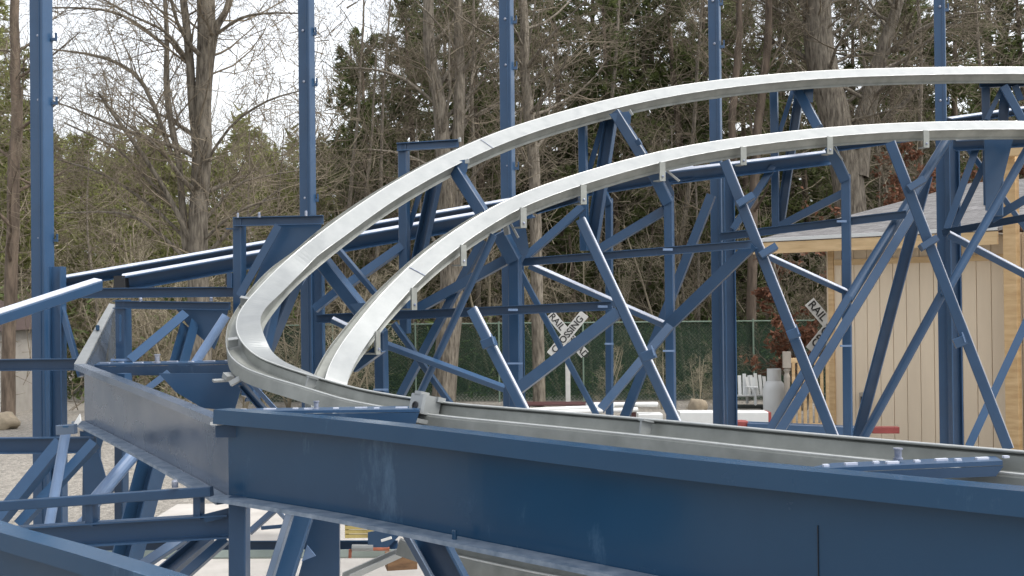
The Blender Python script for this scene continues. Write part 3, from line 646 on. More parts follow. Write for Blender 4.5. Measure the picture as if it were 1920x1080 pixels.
steel('corner_frame', 'blue frame with gussets behind the left corner girder', 'support frame', [
 ('post', 'm', (231, 562, 233, 720, 27, 8.0), 'b', [('hinge_plate', 'm', (224, 590, 224, 640, 6, 7.85), 'b')]),
 ('top_beam', 'm', (214, 571, 430, 574, 15, 7.95, 7.8, 'chan'), 'b', [('bolt', 'bolt', (264, 566, 7.9, 3, 8)), ('bolt', 'bolt', (396, 565, 7.8, 3, 8))]),
 ('gusset', 'p', ([(326, 572), (430, 572), (424, 600), (402, 655), (362, 620), (345, 600)], 7.9), 'b'),
 ('brace', 'm', (350, 590, 246, 678, 20, 7.8, 7.6, 'ang'), 'b'),
 ('leg', 'm', (356, 606, 330, 700, 27, 7.85, 7.6, 'chan'), 'b'),
 ('foot_plate', 'm', (208, 675, 248, 675, 5, 7.6), 'l'),
 ], GB)
steel('corner_frame', 'blue gusset frame hanging below the bracket at the rail nose', 'support frame', [
 ('gusset', 'p', ([(298, 700), (440, 700), (452, 730), (440, 770), (380, 765), (330, 735)], 6.6), 'b'),
 ('brace', 'm', (318, 700, 262, 742, 14, 6.7, 6.6, 'ang'), 'b'),
 ('post', 'm', (233, 700, 234, 760, 24, 7.0), 'b'),
 ('clamp', 'm', (432, 720, 468, 700, 12, 6.3, 6.3), 'z'),
 ('strut', 'm', (452, 720, 500, 775, 12, 6.4, 6.3, 'chan'), 'b'), ('strut', 'm', (470, 715, 520, 770, 9, 6.5, 6.4, 'ang'), 'l')], GB)

# ------------------------------------------------------------------ lower left structure
GLW = 'lower blue posts and braces at bottom left'
steel('hand_rail_frame', 'blue double rail with short posts near the lower left', 'frame', [
 ('upper_rail', 'm', (-60, 953, 397, 921, 22, 5.1, 4.95, 'box'), 'b', [('bolt', 'bolt', (328, 914, 4.95, 6, 14))]),
 ('lower_rail', 'm', (-60, 1015, 432, 985, 44, 5.1, 5.0, 'chan', Vector((0, -1, 0)), .06), 'b'),
 ('short_post', 'm', (373, 925, 373, 972, 20, 5.02), 'b'), ('short_post', 'm', (172, 940, 172, 985, 22, 5.05), 'b'),
 ('main_post', 'm', (449, 930, 449, 1170, 40, 4.95, 4.95, 'box', Vector((-.1, -1, 0))), 'b'),
 ('cap_block', 'm', (385, 972, 432, 960, 20, 5.0), 'b')], GLW)
steel('lower_post', 'blue post below the left corner with slanted gusset', 'post', [
 ('post', 'm', (173, 806, 170, 1010, 30, 7.4), 'b'), ('gusset', 'p', ([(150, 808), (196, 816), (186, 850), (200, 900), (188, 930), (160, 930)], 7.35), 'b')], GLW)
steel('lower_post', 'blue post seen between the grey girder and the double rail', 'post', [
 ('post', 'm', (228, 820, 228, 1000, 24, 7.6), 'b')], GLW)
steel('lower_brace', 'paired blue braces crossing at the far left bottom', 'brace', [
 ('strut', 'm', (-10, 985, 116, 830, 26, 6.2, 6.4, 'ang'), 'b'), ('strut', 'm', (36, 985, 178, 830, 20, 6.3, 6.5, 'ang'), 'b')], GLW)
steel('lower_brace', 'wide blue brace dropping left behind the double rail', 'brace', [
 ('strut', 'm', (296, 830, 226, 1090, 44, 7.0, 6.6, 'chan'), 'b'), ('strut', 'm', (318, 860, 278, 950, 11, 7.1), 'l')], GLW)
steel('lower_brace', 'pale round brace dropping from the grey girder to the double rail', 'brace', [
 ('strut', 'm', (268, 832, 172, 945, 26, 7.0, 6.6, 'pipe'), 'l'), ('strut', 'm', (222, 905, 130, 1000, 12, 7.6, 7.6, 'pipe'), 'l')], GLW)
steel('lower_brace', 'pale topped blue braces fanning from under the lower rail end', 'brace', [
 ('strut', 'm', (392, 1005, 290, 1090, 28, 5.4, 5.2, 'chan'), 'b'), ('strut', 'm', (345, 1008, 245, 1075, 22, 5.8, 5.6, 'box'), 'b'), ('strut', 'm', (424, 1010, 310, 1110, 22, 5.2, 5.1, 'box'), 'b')], GLW)
steel('jack_pole', 'slanting pale blue pole with a metal cap block at the lower left', 'pole', [
 ('shaft', 'm', (123, 812, 88, 1010, 19, 5.9, 5.8, 'pipe'), 'l'), ('cap', 'm', (108, 806, 142, 804, 22, 5.8), 's', [('slot', 'm', (118, 800, 128, 800, 4, 5.72), 'g')]),
 ('bracket', 'p', ([(139, 794), (150, 776), (152, 790), (146, 797)], 5.85), 'w')])
steel('box_tube', 'blue square tube with bright top entering at left edge above the corner', 'tube', [
 ('tube', 'm', (-90, 625, 184, 534, 25, 5.6, 6.6, 'box', Vector((.15, -1, -.3)), .06), 'b')])
cap(bpy.data.objects['box_tube'], -90, 625, 184, 534, 25, 5.6, 6.6, Vector((.15, -1, -.3)), .055, .41)  # pale strip that paints glare along the box tube
steel('lower_post', 'broad blue panel post with a small triangular notch under the big girder', 'post', [
 ('panel', 'p', ([(588, 960), (637, 968), (637, 1150), (540, 1150), (566, 1060)], 5.2, .03), 'b'), ('notch_trim', 'p', ([(566, 1052), (576, 1022), (592, 1042)], 5.1), 'l'),
 ('strut', 'm', (572, 950, 518, 1120, 50, 4.95, 4.9, 'box', Vector((-.1, -1, 0)), .05), 'b'), ('edge_plate', 'm', (548, 950, 495, 1120, 14, 4.85, 4.8, 'flat'), 's')], GLW)
steel('lower_brace', 'broad blue strut with grey edge dropping right below the girder', 'brace', [
 ('strut', 'm', (790, 985, 860, 1120, 62, 4.4, 4.3, 'chan', Vector((-.1, -1, .1))), 'b'), ('edge_plate', 'm', (752, 985, 828, 1120, 13, 4.35, 4.25, 'flat'), 's')], GLW)
steel('lower_brace', 'thin blue fork brace right of the main lower post', 'brace', [
 ('strut', 'm', (468, 998, 522, 950, 13, 5.9, 6.0, 'box'), 'b'), ('strut', 'm', (518, 952, 555, 992, 9, 6.0, 6.1, 'ang'), 'l'), ('strut', 'm', (490, 990, 560, 984, 8, 6.4), 'b')], GLW)
steel('base_beam', 'level blue base beam on grey planks above the concrete pad', 'beam', [
 ('beam', 'm', (150, 1024, 745, 1022, 18, 7.2, 7.2, 'chan', Vector((0, -1, .2)), .07), 'b')])
steel('grey_plank', 'long grey green plank lying under the base beam', 'plank', [
 ('board', 'm', (130, 1041, 770, 1038, 14, 7.0, 7.0, 'flat', Vector((0, -1, .3)), .1), None)])
for o in bpy.data.objects:
    if o.name.startswith('board'): o.data.materials[0] = mat('grey_green_plank', (.22, .26, .24), .8)
steel('arrow_strut', 'blue pointed strut end beside the yellow pallet', 'strut', [
 ('tip', 'p', ([(690, 998), (735, 990), (748, 1005), (722, 1032), (690, 1030)], 6.9), 'b'), ('pin', 'm', (715, 1014, 734, 1008, 6, 6.8), 'w')])
def pallet():
    t = thing('straw_pallet', 'yellow wooden pallet on the concrete pad under the girder', 'pallet', G(675, 7.6, .06)); p = P(676, 998, 7.6)
    k = MB()
    for i in range(4): k.box(p + Vector((0, -.0, .06 - i * .028)), .2, .02, .022)
    obj('boards', k, M_YEL, t); k = MB(); k.box(p + Vector((-.09, .02, .02)), .025, .02, .12); k.box(p + Vector((.09, .02, .02)), .025, .02, .12); obj('stringer', k, M_YEL, t)
pallet()
def redclamp():
    t = thing('pipe_clamp', 'rusty red pipe clamp lying on the base beam', 'clamp', P(690, 1032, 6.9))
    k = MB(); k.tube([P(660, 1027, 6.9), P(700, 1027, 6.9)], .02, 10); obj('sleeve', k, M_GALV, t)
    k = MB(); k.tube([P(698, 1029, 6.9), P(730, 1029, 6.9)], .012, 8); k.tube([P(657, 1030, 6.9), P(656, 1046, 6.9)], .01, 8); obj('rod', k, M_RUST, t)
redclamp()
t = thing('wood_block', 'brown timber block on the concrete pad below the girder', 'block', G(752, 6.6, .06)); p = P(752, 1052, 6.6)
k = MB(); ax = (Vector((.97, .2, 0)).normalized(), Vector((-.2, .97, 0)).normalized(), Vector((0, 0, 1))); k.box(p, .17, .12, .075, ax, .004); obj('timber', k, M_BROWN, t); 
k = MB(); k.box(p + Vector((0, 0, .043)), .171, .122, .01, ax); obj('top_board', k, M_BROWN, t)
steel('loose_channel', 'loose pale steel channel lying on the pad beside the timber block', 'channel', [
 ('channel', 'm', (648, 1082, 748, 1037, 16, 5.9, 6.3, 'chan', Vector((0, -.5, 1))), 'z'), ('end_piece', 'm', (748, 1038, 812, 1036, 12, 6.3, 6.3), 'l')])
# lower galvanised rail passing under the girder
low_keys = [(780, 990, 5.6, 18), (860, 1012, 5.2, 18), (950, 1030, 4.9, 17), (1060, 1050, 4.6, 16), (1200, 1068, 4.3, 15), (1400, 1090, 4.0, 14), (1700, 1120, 3.7, 14)]
rail(low_keys, 'curved_rail', 'lowest galvanised rail, glimpsed under the big girder at the bottom', GR, [], [])

# ------------------------------------------------------------------ shed
def shed():
    W0 = P(1555, 500, 17.6); W1 = P(1960, 470, 15.3); W0.z = W1.z = 0
    dr = (W1 - W0).normalized(); nr = Vector((dr.y, -dr.x, 0))     # nr faces the viewer
    if nr.y > 0: nr = -nr
    Z = Vector((0, 0, 1)); Lw = (W1 - W0).length + 3
    t = thing('shed', 'beige wood sided shed with grey shingle roof and raw pine trim at right', 'shed', W0)
    ez = P(1423, 462, 17.9).z + .0
    # wall with real vertical grooves
    k = MB(); n = int(Lw / .205); ztop = ez + .05
    for i in range(n):
        a = W0 + dr * (.205 * i); k.box(a + dr * .1 + Z * (ztop / 2) - nr * .05, .197, .10, ztop, (dr, nr, Z), .003)
    k.box(W0 + dr * (Lw / 2) - nr * .07 + Z * ztop / 2, Lw, .09, ztop - .02, (dr, nr, Z)); obj('wall', k, M_SIDE, t)
    k = MB(); k.box(W0 - dr * .03 - nr * 3.4 + Z * ztop / 2, .1, 6.7, ztop, (dr, nr, Z)); obj('side_wall', k, M_SIDE, t)
    k = MB(); k.box(W0 + dr * .035 + nr * .012 + Z * ztop / 2, .09, .03, ztop - .01, (dr, nr, Z)); obj('corner_trim', k, M_WOOD, t)
    zt = P(1700, 489, 17).z
    k = MB(); k.box(W0 + dr * (1.35 + .08) + nr * .012 + Z * (zt), 2.68, .028, .085, (dr, nr, Z)); obj('trim_board', k, M_WOODH, t)
    # roof: slopes up and back
    ov = .42; c0 = W0 - dr * 1.05 + nr * ov + Z * ez; Le = 1.05 + 2.75; c1 = c0 + dr * Le
    back = -nr * 7.4 + Z * 1.33
    k = MB(); th = Z * .05
    vs = [c0, c1, c1 + back, c0 + back]; vs = [v + Z * .10 for v in vs] + [v + Z * .06 for v in vs]
    k.add(vs, [(0, 1, 2, 3), (7, 6, 5, 4), (0, 4, 5, 1), (1, 5, 6, 2), (2, 6, 7, 3), (3, 7, 4, 0)])
    ro = obj('roof', k, M_SHINGLE, t)
    uv = ro.data.uv_layers.new(name='UV')
    for lp in ro.data.loops:
        v = Vector(ro.data.vertices[lp.vertex_index].co) + Vector(W0) - c0; uv.data[lp.index].uv = (v.dot(dr), v.dot(back.normalized()))
    k = MB(); k.prism(boxp(.10, .10, .002), c0 + Z * .105 + nr * .0 - Z * .0, c1 + Z * .105, nr); 
    k = MB(); k.box(c0 + dr * Le / 2 + nr * .012 - Z * .03, Le, .035, .17, (dr, nr, Z)); obj('fascia_board', k, M_WOODH, t)
    k = MB(); k.prism(boxp(.05, .03, .002), c0 + nr * .03 + Z * .095, c1 + nr * .03 + Z * .095, nr); obj('drip_edge', k, M_WHITE, t)
    k = MB(); k.poly([c0 + Z * .03, c0 + dr * Le + Z * .03, c0 + dr * Le - nr * .5 + Z * .03, c0 - nr * .5 + Z * .03], Z, .015); obj('soffit', k, M_GREYWOOD, t)
    k = MB(); k.prism(boxp(.14, .04, .002), c0 - dr * .01 - Z * .02, c0 - dr * .01 - Z * .02 + back, dr); obj('rake_board', k, M_WOODH, t)
    # taller porch frame at the right
    a = P(1897, 500, 15.2); a.z = 0; ztp = P(1897, 268, 15.2).z
    k = MB(); k.box(a + Z * ztp / 2, .17, .12, ztp, (dr, nr, Z)); obj('porch_post', k, M_WOOD, t)
    k = MB(); b = P(1880, 280, 15.1); k.box(b + dr * .8, 1.7, .16, .20, (dr, nr, Z)); obj('porch_header', k, M_WOODH, t)
    k = MB(); k.box(a + dr * .75 - nr * .1 + Z * ztp / 2, 1.2, .06, ztp - .3, (dr, nr, Z)); obj('porch_wall', k, M_SIDE, t)
    # meter box
    q = P(1608, 752, 17.0); q = W0 + dr * (q - W0).dot(dr) + nr * .05 + Z * (q.z)
    k = MB(); k.box(q, .13, .08, .22, (dr, nr, Z), .01); o = obj('socket_cover', k, M_GREYWOOD, t); k = MB(); k.box(q + nr * .045, .06, .02, .11, (dr, nr, Z)); obj('socket', k, M_BLACK, o)
    return W0, dr, nr
W0, DR, NR = shed()

# wooden porch rail
def porch_rail():
    d = 16.9; Z = Vector((0, 0, 1)); X = Vector((1, -.15, 0)).normalized(); Y = Vector((.15, 1, 0)).normalized()
    t = thing('wooden_railing', 'raw pine baluster railing with turned grey post beside the shed corner', 'railing', G(1500, d))
    s = d / F; p0 = P(1475, 668, d); k = MB()
    c = p0; bz = c.z
    k.box(c + Z * -.05, 15 * s, 15 * s, 30 * s, (X, Y, Z)); base_ = Vector((c.x, c.y, 0))
    k.lathe(Vector((c.x, c.y, bz - 1.0)), [(.055, 0), (.055, .3), (.03, .34), (.05, .4), (.028, .46), (.04, .55), (.045, .7), (.03, .76), (.05, .8), (.03, .84), (.055, .86)], 12)
    k.box(Vector((c.x, c.y, (bz - 1.0) / 2)), .11, .11, bz - 1.0, (X, Y, Z)); obj('turned_post', k, M_GREYWOOD, t)
    k = MB(); a = P(1482, 676, d); b = P(1556, 673, d); k.prism(boxp(.07, .045, .004), a, b, Vector((0, -1, 0))); obj('top_rail', k, M_WOODH, t)
    k = MB(); k.prism(boxp(.07, .045, .004), a - Z * .95, b - Z * .95, Vector((0, -1, 0))); obj('bottom_rail', k, M_WOODH, t)
    for i in range(7):
        q = a.lerp(b, (i + .5) / 7); k = MB(); k.box(q - Z * .48, .045, .04, .93, (X, Y, Z)); obj('baluster', k, M_WOOD, t)
porch_rail()

# propane tank
def tank():
    c = G(1450, 20.0); t = thing('propane_tank', 'white propane tank with a valve collar behind the pine railing', 'tank', c)
    k = MB(); r = .19; k.lathe(c, [(.1, .05), (.14, .05), (r, .12), (r, .80), (r * .85, .90), (r * .5, .97), (.03, 1.0)], 20); obj('body', k, M_WHITE, t, True)
    k = MB(); k.lathe(c + Vector((0, 0, .95)), [(.12, 0), (.12, .2), (.1, .2), (.1, 0)], 16); obj('collar', k, M_WHITE, t)
    k = MB(); k.lathe(c, [(.15, 0), (.15, .1)], 16); obj('foot_ring', k, M_WHITE, t)
tank()

# white garden chairs (slatted) on a dark bench shelf
def chair(px, py, d, lab, rz):
    p = P(px, py, d); X = Vector((math.cos(rz), math.sin(rz), 0)); Y = Vector((-math.sin(rz), math.cos(rz), 0)); Z = Vector((0, 0, 1))
    t = thing('garden_chair', lab, 'chair', p, 'small white slatted chairs')
    k = MB()
    for i in range(5):
        h = .40 - abs(i - 2) * .03; k.prism(boxp(.06, .012, .002), p + X * (-.15 + i * .075) + Z * .12 + Y * .10, p + X * (-.17 + i * .085) + Z * (.12 + h) + Y * .2, -Y)
    obj('backrest', k, M_WHITE, t)
    k = MB()
    for i in range(4): k.box(p + Y * (-.18 + i * .075) + Z * (.17 - i * .012), .36, .062, .012, (X, Y, Z))
    obj('seat', k, M_WHITE, t)
    for s in (-1, 1):
        k = MB(); k.box(p + X * .2 * s - Y * .05 + Z * .30, .07, .36, .015, (X, Y, Z)); obj('armrest', k, M_WHITE, t)
        k = MB(); k.box(p + X * .185 * s - Y * .18 + Z * .15, .02, .07, .30, (X, Y, Z)); obj('leg', k, M_WHITE, t)
        k = MB(); k.box(p + X * .185 * s + Y * .14 + Z * .14, .02, .07, .28, (X, Y, Z)); obj('leg', k, M_WHITE, t)
chair(1396, 758, 20.5, 'white slatted garden chair on the dark shelf, left of its pair', -.2)
chair(1426, 757, 20.5, 'white slatted garden chair on the dark shelf, next to the propane tank', .25)
def shelf(lab, x1, x2, y, d, m_, group='low dark benches by the fence'):
    t = thing('bench', lab, 'bench', G((x1 + x2) / 2, d), group); k = MB(); a, b = P(x1, y, d), P(x2, y, d)
    k.prism(boxp(.03, .5, .004), a, b, Vector((0, -1, 0))); obj('seat', k, m_, t)
    for f in (.06, .94):
        q = a.lerp(b, f); k = MB(); k.box(Vector((q.x, q.y, q.z / 2 - .01)), .08, .42, q.z - .03); obj('leg', k, m_, t)
shelf('dark bench shelf carrying the two white chairs', 1370, 1440, 762, 20.6, M_DARKSHELF)
shelf('low dark red bench behind the white pipes at the middle', 975, 1200, 757, 20.5, M_DARKRAIL)

# stacked pipes, boards
def pipes():
    for i, (y, dd, x1, x2) in enumerate(((759, 15.2, 1100, 1232), (766, 14.9, 985, 1150), (771, 14.8, 1000, 1195))):
        k = MB(); a, b = P(x1, y + (4 if i else 0), dd), P(x2, y - (3 if i else 1), dd + .4); k.tube([a, b], .032, 12)
        tag(obj('white_pipe', k, M_WHITE), ['white pipe lying on top of the others at their right end', 'white pipe in the stack, the one that starts farthest left', 'white pipe lowest in the stack behind the rail'][i], 'pipe', 'white pipes stacked behind the near rail')
    for i, (x1, x2, y) in enumerate(((1195, 1240, 790), (1272, 1342, 782), (1370, 1436, 782))):
        a, b = P(x1, y, 15.6), P(x2, y, 15.6); t = thing('white_crate', ['white wedge shaped box behind the leaning brace foot', 'white long crate left of the fourth tall column', 'white crate with red end right of the fourth tall column'][i], 'crate', G((x1 + x2) / 2, 15.6), 'white crates behind the near rail')
        k = MB(); k.prism(boxp(.16 + .06 * (i == 0), .3, .01), a, b, Vector((0, -1, 0))); obj('body', k, M_WHITE, t)
        k = MB(); z = min(a.z, b.z) - .12
        for q in (a.lerp(b, .12), a.lerp(b, .88)): k.box(Vector((q.x, q.y, z / 2)), .06, .25, z)
        obj('trestle', k, M_GREYWOOD, t)
        if i == 2: k = MB(); k.box(b + Vector((.02, 0, 0)), .04, .3, .15); obj('end_panel', k, M_RED, t)
    t = thing('steel_stack', 'stored blue steel beam lying behind the near rail with pink red ends', 'beam', G(1500, 13.5))
    k = MB(); k.prism(boxp(.14, .2, .004), P(1398, 803, 13.2), P(1620, 812, 13.2), Vector((0, -1, 0))); obj('beam', k, M_BLUE, t)
    k = MB(); k.prism(boxp(.11, .16, .01), P(1374, 797, 13.2), P(1400, 798, 13.2), Vector((0, -1, 0))); obj('wrapped_end', k, M_RED, t)
    k = MB(); z = P(1500, 820, 13.2).z
    for x in (1420, 1600):
        q = P(x, 815, 13.2); k.box(Vector((q.x, q.y, q.z / 2)), .1, .2, q.z)
    obj('dunnage', k, M_GREYWOOD, t)
    k = MB(); k.prism(boxp(.075, .1, .004), P(1635, 806, 13.6), P(1684, 806, 13.6), Vector((0, -1, 0))); tag(obj('red_board', k, M_RED), 'short red board end resting before the shed wall', 'board')
pipes()

# ------------------------------------------------------------------ crossing signs
def text_mb(s, size, origin, X, Z, th=.004):
    cu = bpy.data.curves.new('lettering', 'FONT'); cu.body = s; cu.size = size; cu.align_x = 'CENTER'; cu.align_y = 'CENTER'; cu.extrude = th / 2; cu.offset = size * .018
    o = bpy.data.objects.new('lettering_tmp', cu); C.objects.link(o); dg = bpy.context.evaluated_depsgraph_get(); me = bpy.data.meshes.new_from_object(o.evaluated_get(dg))
    Y = X.cross(Z); mb = MB(); mb.add([origin + X * v.co.x + Z * v.co.y + (-Y) * -v.co.z * 1.0 for v in me.vertices], [tuple(p.vertices) for p in me.polygons])
    bpy.data.objects.remove(o); bpy.data.meshes.remove(me); return mb
M_INK = mat('black_ink', (.02, .02, .02), .6)
def crossbuck(px, py, d, lab, scale=1.0, xpost=None, tilt=0):
    c = P(px, py, d); t = thing('crossing_sign', lab, 'sign', (c.x, c.y, 0), 'railroad crossing signs')
    k = MB(); k.box(Vector((c.x, c.y + .06, (c.z + .1) / 2)), .10, .10, c.z + .1); obj('sign_post', k, M_SIGN, t)
    Yv = Vector((0, -1, 0))
    for ang, words, off in ((50, ('CROSSING',), .03), (-50, ('RAIL', 'ROAD'), .0)):
        a = R(ang + tilt); X = Vector((math.cos(a), 0, math.sin(a))); Z = Vector((-math.sin(a), 0, math.cos(a))); cc = c + Yv * (.02 + off)
        k = MB(); k.box(cc, 1.30 * scale, .02, .235 * scale, (X, Vector((0, 1, 0)), Z), .004); b = obj('blade', k, M_SIGN, t)
        if len(words) == 1: obj('lettering', text_mb(words[0], .225 * scale, cc + Yv * .013, X, Z), M_INK, b)
        else:
            for wd_, s in zip(words, (-1, 1)): obj('lettering', text_mb(wd_, .225 * scale, cc + Yv * .013 + X * .40 * s * scale, X, Z), M_INK, b)
crossbuck(1064, 627, 25.0, 'white railroad crossing sign on a white post in front of the green fence, left one', .88)
crossbuck(1556, 611, 22.0, 'white railroad crossing sign partly hidden behind the shed corner', .92)

# ------------------------------------------------------------------ fence with green screen
def m_screen():
    m = bpy.data.materials.new('green_mesh_screen'); m.use_nodes = True; n = m.node_tree; b = n.nodes['Principled BSDF']; o = n.nodes['Material Output']; l = n.links.new
    b.inputs['Base Color'].default_value = (.022, .055, .032, 1); b.inputs['Roughness'].default_value = .8
    tcn = n.nodes.new('ShaderNodeTexCoord'); mp_ = n.nodes.new('ShaderNodeMapping'); mp_.inputs['Rotation'].default_value = (0, R(45), 0); l(tcn.outputs['Object'], mp_.inputs[0])
    sx = n.nodes.new('ShaderNodeSeparateXYZ'); l(mp_.outputs[0], sx.inputs[0]); outs = []
    for ax in (0, 2):
        a = n.nodes.new('ShaderNodeMath'); a.operation = 'MULTIPLY'; a.inputs[1].default_value = 1 / .06; l(sx.outputs[ax], a.inputs[0])
        f = n.nodes.new('ShaderNodeMath'); f.operation = 'FRACT'; l(a.outputs[0], f.inputs[0])
        c = n.nodes.new('ShaderNodeMath'); c.operation = 'LESS_THAN'; c.inputs[1].default_value = .2; l(f.outputs[0], c.inputs[0]); outs.append(c)
    mxx = n.nodes.new('ShaderNodeMath'); mxx.operation = 'MAXIMUM'; l(outs[0].outputs[0], mxx.inputs[0]); l(outs[1].outputs[0], mxx.inputs[1])
    mr = n.nodes.new('ShaderNodeMapRange'); mr.inputs[3].default_value = .30; mr.inputs[4].default_value = .8; l(mxx.outputs[0], mr.inputs[0])
    tr = n.nodes.new('ShaderNodeBsdfTransparent'); mx = n.nodes.new('ShaderNodeMixShader'); l(mr.outputs[0], mx.inputs[0]); l(tr.outputs[0], mx.inputs[1]); l(b.outputs[0], mx.inputs[2]); l(mx.outputs[0], o.inputs[0]); return m
def fence():
    A, B = G(470, 27.5), G(1900, 26.5); ztop = P(1000, 606, 27).z; t = thing('chain_link_fence', 'green screened chain link fence running behind the track', 'fence', A)
    dv = (B - A); k = MB(); k.poly([A + Vector((0, 0, .03)), B + Vector((0, 0, .03)), B + Vector((0, 0, ztop)), A + Vector((0, 0, ztop))], Vector((0, -1, 0)), .004); obj('mesh_screen', k, m_screen(), t)
    mg = mat('green_pipe', (.16, .22, .17), .5)
    k = MB(); k.tube([A + Vector((0, -.03, ztop)), B + Vector((0, -.03, ztop))], .017, 8); obj('top_rail', k, mg, t)
    n = 10
    for i in range(n):
        q = A.lerp(B, i / (n - 1)) + Vector((0, -.03, 0)); k = MB(); k.tube([q, q + Vector((0, 0, ztop + .05))], .022, 8); obj('post', k, mg, t)
fence()

# ------------------------------------------------------------------ far left : house, stones
def house():
    c = G(-75, 26); t = thing('cabin', 'small white windowed cabin with dark roof at far left beyond the trees', 'cabin', c); Z = Vector((0, 0, 1))
    X = Vector((1, 0, 0)); zr = P(0, 610, 26).z; k = MB(); k.box(c + Z * zr / 2, 2.6, 3, zr); obj('wall', k, mat('cabin_wall', (.35, .33, .3), .8), t)
    k = MB(); zp = P(0, 548, 26).z; k.add([c + Vector((-2.2, -2, zr)), c + Vector((1.45, -2, zr - .1)), c + Vector((1.45, 2, zr - .1)), c + Vector((-2.2, 2, zr)), c + Vector((-2.2, 0, zp + .8)), c + Vector((.1, 0, zp + .2))],
       [(0, 1, 5, 4), (1, 2, 5), (2, 3, 4, 5), (0, 4, 3), (0, 3, 2, 1)]); obj('roof', k, mat('cabin_roof', (.06, .04, .035), .8), t)
    for i in range(3):
        k = MB(); q = c + Vector((-.3 + i * .62, -1.53, zr - .75)); k.box(q, .42, .04, .9); o = obj('window', k, M_WHITE, t); k = MB(); k.box(q - Vector((0, .025, 0)), .32, .01, .78); obj('pane', k, mat('pane', (.10, .12, .13), .15), o)
    k = MB(); 
    for z in (.9, .55, .3): k.box(c + Vector((.3, -2.2, z)), 3.0, .04, .06)
    for i in range(7): k.box(c + Vector((-1.2 + i * .5, -2.2, .5)), .06, .06, 1.0)
    obj('deck_rail', k, M_WHITE, t)
house()
def blob(c, rx, ry, rz, seed, amp=.18, seg=10):
    mb = MB(); vs = []; fs = []
    for i in range(seg + 1):
        th = math.pi * i / seg
        for j in range(seg * 2):
            ph = math.pi * j / seg; v = Vector((math.sin(th) * math.cos(ph), math.sin(th) * math.sin(ph), math.cos(th))); f = 1 + amp * noise.noise(v * 1.7 + Vector((seed, seed, 0))) * 2
            vs.append(Vector(c) + Vector((v.x * rx * f, v.y * ry * f, v.z * rz * f)))
    k = seg * 2
    for i in range(seg):
        for j in range(k): fs.append((i * k + j, i * k + (j + 1) % k, (i + 1) * k + (j + 1) % k, (i + 1) * k + j))
    return mb.add(vs, fs)
tag(obj('boulder', blob(G(0, 22.5, .14), .34, .25, .2, 3), M_STONE, None, True), 'low tan boulder on the gravel at the far left edge', 'boulder', 'boulders')
tag(obj('boulder', blob(G(1305, 22, .3), .17, .15, .2, 9), M_STONE, None, True), 'tan boulder seen low between two blue posts near the fence', 'boulder', 'boulders')

# ------------------------------------------------------------------ trees
def perp(v, rnd):
    r = Vector((rnd.uniform(-1, 1), rnd.uniform(-1, 1), rnd.uniform(-1, 1))); r -= v * r.dot(v)
    return r.normalized() if r.length > 1e-3 else v.orthogonal().normalized()
def limb(big, small, p, d, length, r, lvl, rnd, maxl=4, upb=.12, spread=.75, kids=(4, 6)):
    n = 5 if lvl < 2 else (4 if lvl < 3 else 3); pts = [p]; rad = [r]; q = p.copy(); dd = d.copy()
    for i in range(n):
        dd = (dd + perp(dd, rnd) * rnd.uniform(.1, .32) + Vector((0, 0, upb))).normalized(); q = q + dd * (length / n); pts.append(q.copy()); rad.append(max(.003, r * (1 - .8 * (i + 1) / n)))
    (big if r > .035 else small).tube(pts, rad, 6 if r > .035 else 3, False)
    if lvl >= maxl: return
    for _ in range(rnd.randint(*kids)):
        f = rnd.uniform(.25, 1.0); i = min(n - 1, int(f * n)); a = pts[i].lerp(pts[i + 1], f * n - i if f < 1 else 1); td = (pts[i + 1] - pts[i]).normalized()
        nd = (td * (1 - spread * .45) + perp(td, rnd) * spread).normalized()
        limb(big, small, a, nd, length * rnd.uniform(.42, .68) * (1.15 - .4 * f), rad[i] * rnd.uniform(.45, .62), lvl + 1, rnd, maxl, upb * .6, spread, kids)
def tree_obj(name, lab, cat, grp, base, big, small, mb_mat, ms_mat, leaf=None, leaf_mat=None):
    t = thing(name, lab, cat, base, grp); obj('trunk', big, mb_mat, t, True)
    if small is not None and small.v: obj('branches', small, ms_mat, t)
    if leaf is not None and leaf.v: obj('foliage', leaf, leaf_mat, t)
    return t
def bare_tree(H_, r, seed, stems=1, lean=.05, low=.3, kids=(4, 6), maxl=4):
    rnd = random.Random(seed); big, small = MB(), MB()
    for s in range(stems):
        d = Vector((rnd.uniform(-1, 1) * lean * (1 + 2 * (stems > 1)), rnd.uniform(-1, 1) * lean, 1)).normalized(); pts = [Vector((0, 0, -.1))]; rad = [r * 1.35]; n = 12; rr = r * (1 if s == 0 else .7)
        for i in range(n):
            d = (d + perp(d, rnd) * .06 + Vector((0, 0, .05))).normalized(); pts.append(pts[-1] + d * H_ / n); rad.append(rr * (1 - .8 * (i + 1) / n) + .01)
        big.tube(pts, rad, 12, False)
        for b in range(int(14 * (1 - low * .5))):
            f = low + (1 - low) * ((b + rnd.random()) / 14); i = min(n - 1, int(f * n)); a = pts[i].lerp(pts[i + 1], f * n - i); td = Vector((0, 0, 1))
            nd = (perp(td, rnd) * rnd.uniform(.6, 1) + Vector((0, 0, rnd.uniform(.15, .9)))).normalized()
            limb(big, small, a, nd, H_ * rnd.uniform(.16, .30) * (1.25 - .6 * f), rad[i] * rnd.uniform(.25, .45), 1, rnd, maxl, .12, .75, kids)
    return big, small
def leafquad(mb, p, d, L_, w_, rnd):
    s = perp(d, rnd) * w_ * .5; q = p + d * L_; n = len(mb.v); mb.v += [tuple(p - s), tuple(p + s), tuple(q + s * .3), tuple(q - s * .3)]; mb.f.append((n, n + 1, n + 2, n + 3))
